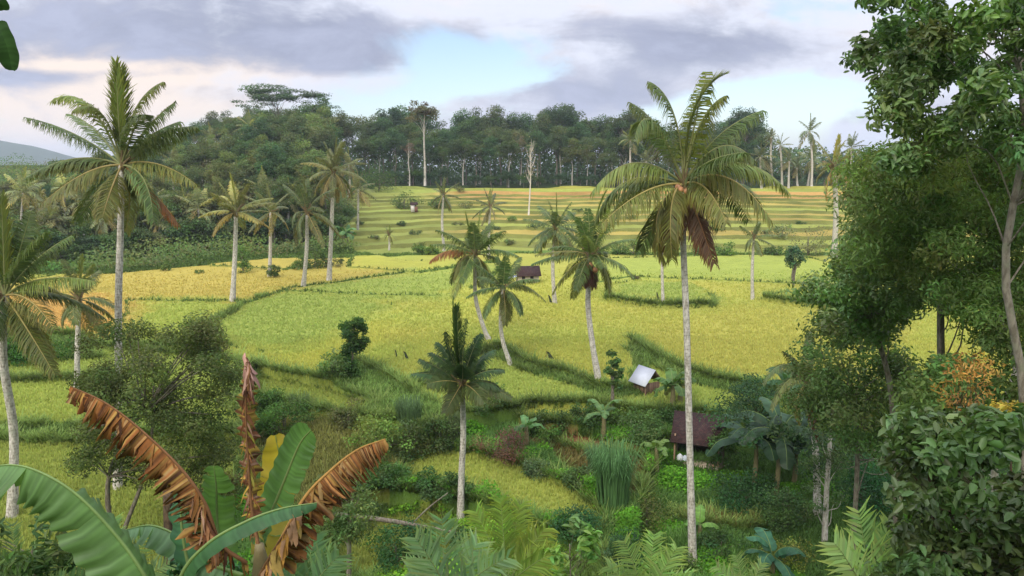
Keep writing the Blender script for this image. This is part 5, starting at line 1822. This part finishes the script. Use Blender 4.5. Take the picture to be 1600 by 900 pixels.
def right_side():
    b = hit(549, 592)
    px_tree(50, float(b[1]), [(532, 508), (548, 499), (572, 503), (570, 530), (562, 556), (564, 592), (536, 594), (536, 560), (544, 535)], 46, .5, 6500, .24, (.040, .078, .022),
            [(550, 592, 0), (551, 550, 0), (553, 510, 0)], 'column of dark creeper climbing a post on the green bank', .1, .4, limbs=6, name='creeper_column', cat='climbing plant', wid=.6, part='foliage', stem='post')
    px_tree(1, 16, [(1392, -80), (1372, 30), (1345, 62), (1338, 125), (1372, 165), (1368, 225), (1395, 265), (1450, 262), (1500, 225), (1600, 250), (1760, 260), (1800, -80)], 185, .35, 32000, .165, (.080, .120, .040),
            [(1600, 900, 0), (1600, 620, 0), (1570, 420, 0), (1600, 220, .3), (1585, 60, 0), (1560, -60, 0)],
            'big glossy-leaved tree filling the upper right corner, its sky gaps showing branches', .09, 1.8, holes=[(1502, 128, 34, 20), (1558, 82, 20, 14), (1462, 178, 20, 12), (1440, 205, 14, 10), (1410, 215, 12, 9)], material=m_gloss(), bark_=mat('grey_bark', bark((.26, .23, .18), (.14, .12, .09), (.20, .21, .14), 2)), limbs=60, wid=.40)
    px_tree(2, 23, [(1330, 262), (1400, 235), (1500, 205), (1600, 200), (1760, 200), (1760, 560), (1600, 560), (1530, 540), (1500, 480), (1420, 470), (1350, 430), (1330, 350)], 300, .62, 56000, .20, (.112, .172, .056),
            [(1475, 900, 0), (1472, 640, 0), (1470, 480, 0), (1480, 330, 0), (1500, 240, 0)],
            'airy olive-green tree with fine drooping leaves, under the big glossy tree', .13, 2.2, holes=[(1570, 390, 34, 18), (1450, 515, 34, 24), (1530, 415, 22, 8)], bark_=m_trunk(), limbs=26, wid=.30, droop=1.2)
    px_tree(3, 27, [(1258, 452), (1300, 400), (1330, 375), (1400, 385), (1440, 420), (1430, 480), (1380, 530), (1300, 530), (1268, 490)], 80, .62, 13000, .21, (.090, .135, .042),
            [(1400, 900, 0), (1395, 640, 0), (1370, 520, 0), (1350, 440, 0)],
            'dark leafy branchy tree reaching left over the plain, below the airy olive tree', .12, 1.5, limbs=40, bark_=m_trunk(), material=m_gloss())
    px_tree(4, 32, [(1238, 560), (1290, 500), (1380, 520), (1430, 600), (1420, 700), (1350, 700), (1290, 670), (1240, 620)], 100, .75, 17000, .21, (.078, .118, .040),
            [(1330, 900, 0), (1340, 700, 0), (1330, 600, 0)],
            'mid green bushy tree right of the hanging palm, above the thin pale trunk', .13, 1.8, limbs=40)
    px_tree(5, 43.5, [(1262, 690), (1310, 680), (1330, 730), (1320, 790), (1270, 800), (1255, 740)], 26, .45, 2000, .16, (.055, .090, .034),
            [(1288, 856, 0), (1292, 760, 0), (1299, 660, 0), (1302, 596, 0)],
            'slender tree with a thin pale trunk wrapped in leafy creeper', .16, .6, limbs=14, bark_=m_pale(), name='slender_tree')
    px_tree(6, 19, [(1440, 560), (1500, 570), (1620, 560), (1720, 600), (1720, 720), (1440, 700), (1400, 640)], 110, .46, 13000, .16, (.078, .118, .038),
            [(1560, 900, 0), (1555, 700, 0), (1590, 560, .5), (1560, 520, .5)],
            'mixed green bush under the right-hand trees, around pale leaning trunks', .1, 1.5, limbs=26, bark_=m_pale(), name='bushy_tree')
    px_tree(7, 13, [(1482, 560), (1535, 548), (1562, 575), (1550, 640), (1520, 700), (1495, 670), (1470, 620)], 34, .17, 620, .10, (.22, .13, .045),
            [(1500, 900, 0), (1504, 760, 0), (1508, 640, 0)],
            'croton shrub with orange and rusty leaves', .03, .3, limbs=30, bark_=m_brown(), name='croton_shrub', cat='shrub', wid=.3, cvar=.45, part='foliage', stem='stem', upb=.2)
    px_tree(8, 12.5, [(1535, 640), (1580, 625), (1620, 640), (1620, 690), (1560, 690)], 22, .15, 900, .12, (.30, .25, .06),
            [(1580, 900, 0), (1580, 760, 0), (1578, 680, 0)],
            'croton shrub with yellow leaves at the right edge', .03, .3, limbs=20, bark_=m_brown(), name='croton_shrub', cat='shrub', wid=.35, cvar=.4, part='foliage', stem='stem')
    px_tree(9, 9.5, [(1395, 690), (1450, 640), (1560, 640), (1700, 660), (1740, 1000), (1380, 1000), (1360, 900), (1420, 820)], 170, .27, 13500, .145, (.046, .078, .026),
            [(1480, 1100, 0), (1470, 900, 0), (1455, 760, 0), (1450, 690, 0)],
            'dark bush with large oval leaves filling the bottom right corner', .05, .9, limbs=90, bark_=m_brown(), name='large_leaved_bush', cat='shrub', wid=.5, material=m_gloss(), part='foliage', stem='stem')
    px_tree(10, 9.8, [(1375, 680), (1440, 650), (1520, 680), (1500, 820), (1440, 800)], 26, .2, 520, .21, (.085, .125, .050),
            [(1500, 1100, 0), (1480, 900, 0), (1460, 760, 0), (1440, 700, 0)],
            'paler shoots with big oval leaves rising from the dark bush', .03, .5, limbs=26, bark_=m_brown(), name='leafy_shoots', cat='shrub', wid=.45, material=m_gloss(), part='foliage', stem='stem')
    # far right dark fill under the trees, in the gully
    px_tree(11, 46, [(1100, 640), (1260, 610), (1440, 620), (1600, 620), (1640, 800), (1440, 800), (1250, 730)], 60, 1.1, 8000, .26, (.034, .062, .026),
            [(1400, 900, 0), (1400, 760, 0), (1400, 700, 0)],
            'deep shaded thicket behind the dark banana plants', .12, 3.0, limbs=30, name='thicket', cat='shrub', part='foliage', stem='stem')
    # pale bare trunks at the right edge
    for i, (pts, lab, w_) in enumerate([([(1605, 900, 0), (1598, 640, 0), (1586, 560, 0), (1556, 480, 0), (1552, 380, .3), (1562, 250, .4)], 'pale bent trunk with bare twigs at the right edge', .11),
                                        ([(1470, 900, 1), (1469, 700, 1), (1469, 560, 1), (1472, 470, 1)], 'straight grey-brown trunk seen against the yellow field on the right', .10)]):
        px_tree(40 + i, 20, [(1400, 235), (1620, 215), (1640, 520), (1540, 540), (1490, 480), (1420, 400)] if i == 0 else [(1440, 430), (1500, 430), (1490, 470), (1450, 470)], (130, 16)[i], .42, (20000, 900)[i], .16, (.100, .150, .050), pts, lab, w_ * .8, 1.2, limbs=10, wid=.32, droop=1.0, bark_=m_pale() if i == 0 else m_trunk(), name='thin_tree')
    # thin tree with creeper, bottom left of the middle
    px_tree(12, 24, [(500, 760), (540, 745), (580, 770), (575, 830), (540, 850), (510, 830)], 34, .42, 4200, .14, (.080, .120, .042),
            [(540, 1000, 0), (545, 900, 0), (546, 840, 0), (550, 780, 0)],
            'small crooked pale-stemmed tree right of the banana plant', .09, .5, limbs=12, bark_=m_trunk(), name='crooked_tree', holes=())
    # light leafy shoot
    px_tree(13, 12, [(868, 830), (895, 808), (925, 835), (940, 880), (920, 920), (860, 920)], 16, .13, 300, .20, (.15, .26, .07),
            [(890, 1050, 0), (892, 940, 0), (890, 850, 0)],
            'light yellow-green shoot with large soft leaves at the bottom', .02, .25, limbs=14, bark_=m_trunk(), name='leafy_shoot', cat='plant', wid=.38, material=m_banana(), part='foliage', stem='stem', upb=.9)
    px_tree(14, 10, [(-60, 800), (40, 790), (110, 850), (130, 900), (120, 1000), (-60, 1000)], 40, .22, 1900, .16, (.055, .090, .034),
            [(60, 1100, 0), (60, 950, 0), (50, 860, 0)],
            'dark ferny growth under the big arching banana leaf', .03, .5, limbs=20, name='low_plant', cat='plant', wid=.3, part='foliage', stem='stem')
    px_tree(15, 10.5, [(280, 880), (340, 860), (390, 880), (400, 960), (280, 960)], 22, .2, 900, .16, (.030, .080, .030),
            [(340, 1100, 0), (340, 940, 0), (340, 900, 0)],
            'deep green leafy plant under the crossing banana leaf', .03, .4, limbs=16, name='low_plant', cat='plant', wid=.4, part='foliage', stem='stem')
    # dark post-like stem behind the left withered leaf
    m = MB()
    a = foot(264, 13)
    tube(m, smooth_path([a - [0, 0, .2], W(264, 860, 13), W(262, 762, 13)], 8), [.10, .09, .085], 9)
    o = m.build('tree_stump', m_brown(), None, a)
    o.location = tuple(a)
    tag(o, 'dark broken tree stem behind the left withered banana leaf', 'tree stump')


right_side()


def fan(seed, Y, cx, cy, tips, label, tint, ll=.5, w=.05, n=26, name='palm_sapling', group='palm saplings in front', droop=.12, V=.15, sweep=.9, rib=(.20, .24, .10), bow=.1):
    """an unseen short stem with fronds whose tips the photo shows"""
    r = np.random.default_rng(seed)
    b = foot(cx, Y)
    c = W(cx, cy, Y)
    e = thing(name, b, label, 'palm sapling', group)
    t = MB()
    tube(t, smooth_path([b - [0, 0, .2], c], 5), [.09, .06], 7, (.2, .2, .1))
    t.build('stem', m_tint('banana_stem', .6, .3, .6, 4, .5), e, b)
    for (tx, ty, d) in tips:
        q = W(tx, ty, Y + d)
        mid = (c + q) / 2 + np.array([0, 0, bow]) * np.linalg.norm(q - c)
        m = MB()
        sd = unit(np.cross(q - c, [0.12, -1, .25]))
        frond(m, r, c, mid, q, n, ll, w, droop, np.array(tint) * r.uniform(1.1, 1.5), rib, t0=.22, V=V, rr=.016, sweep=sweep, side=sd, tipl=.55)
        m.build('frond', m_palm(), e, b)


fan(1, 12, 705, 935, [(690, 812, 0), (650, 842, -.3), (745, 850, .3), (792, 872, -.5), (640, 895, .3)], 'sapling palm with stiff blue-green fronds at the bottom, left of the bright one', (.095, .150, .075), .60, .050, 18)
fan(2, 14.5, 792, 915, [(782, 780, 0), (744, 800, .3), (812, 790, .4), (852, 826, -.2), (870, 862, -.5), (730, 860, -.4), (835, 890, .6)], 'bright yellow-green sapling palm in the middle of the bottom edge', (.115, .165, .040), .6, .04, 38, droop=.5, sweep=1.1)
fan(3, 12, 470, 945, [(446, 840, 0), (492, 836, .2), (530, 868, -.3), (412, 880, .3)], 'sapling palm with grey-green fronds right of the banana stem', (.070, .120, .060), .58, .050, 17)
fan(4, 11, 160, 960, [(176, 812, .2), (232, 836, 0), (120, 838, .3), (70, 872, -.3), (265, 880, -.3)], 'sapling palm with long thin leaflets under the arching banana leaf', (.080, .125, .055), .5, .028, 30)
fan(5, 11, 1362, 950, [(1342, 800, 0), (1392, 822, .2), (1305, 850, -.3), (1425, 868, .3)], 'sapling palm with a bright fan of striped fronds left of the dark corner bush', (.150, .230, .095), .58, .055, 17)
fan(6, 15, 1010, 945, [(975, 845, 0), (1022, 836, .2), (1058, 856, -.3), (950, 885, .3), (1080, 900, 0)], 'sapling palm with pale loose fronds left of the tallest trunk', (.110, .170, .060), .55, .04, 26, droop=.4)
fan(7, 10, 30, 985, [(20, 822, .2), (58, 862, 0), (-20, 840, .3), (100, 902, -.3)], 'ferny sapling in the bottom left corner', (.070, .110, .050), .34, .022, 34, name='fern_sapling')
fan(8, 17, 1165, 940, [(1150, 868, 0), (1190, 880, .2), (1120, 885, -.3)], 'small pale sapling at the bottom between the trunks', (.12, .17, .07), .45, .03, 24, droop=.3)


# ------------------------------------------------------------------ leaves that hang into the top left corner
def overhang():
    r = np.random.default_rng(9)
    Y = 2.6
    b = W(-90, -60, Y)
    e = thing('overhanging_branch', b, 'dark ribbed leaves on a twig hanging into the top left corner', 'branch')
    t = MB()
    tube(t, smooth_path([b, W(-40, 0, Y), W(-8, 34, Y)], 8), [.010, .006, .003], 6)
    t.build('twig', m_brown(), e, b)
    for pts, hw in (([(-10, 32, 0), (2, 52, 0), (12, 78, .01), (19, 110, .03)], 17), ([(-30, 8, 0), (-12, -4, 0), (0, 4, 0), (6, 16, .02)], 12), ([(-40, 0, 0), (-60, 40, .05), (-70, 90, .1)], 18)):
        m = MB()
        P = [W(x, y, Y + d) for x, y, d in pts]
        banana_leaf(m, r, P, hw * Y / F_PX, (1, .15, .3), .25, (.022, .050, .018), (.05, .08, .03), tear=0, n=26, thick=.0014, wave=.02)
        m.build('leaf', m_gloss(), e, b, smooth=True)


overhang()
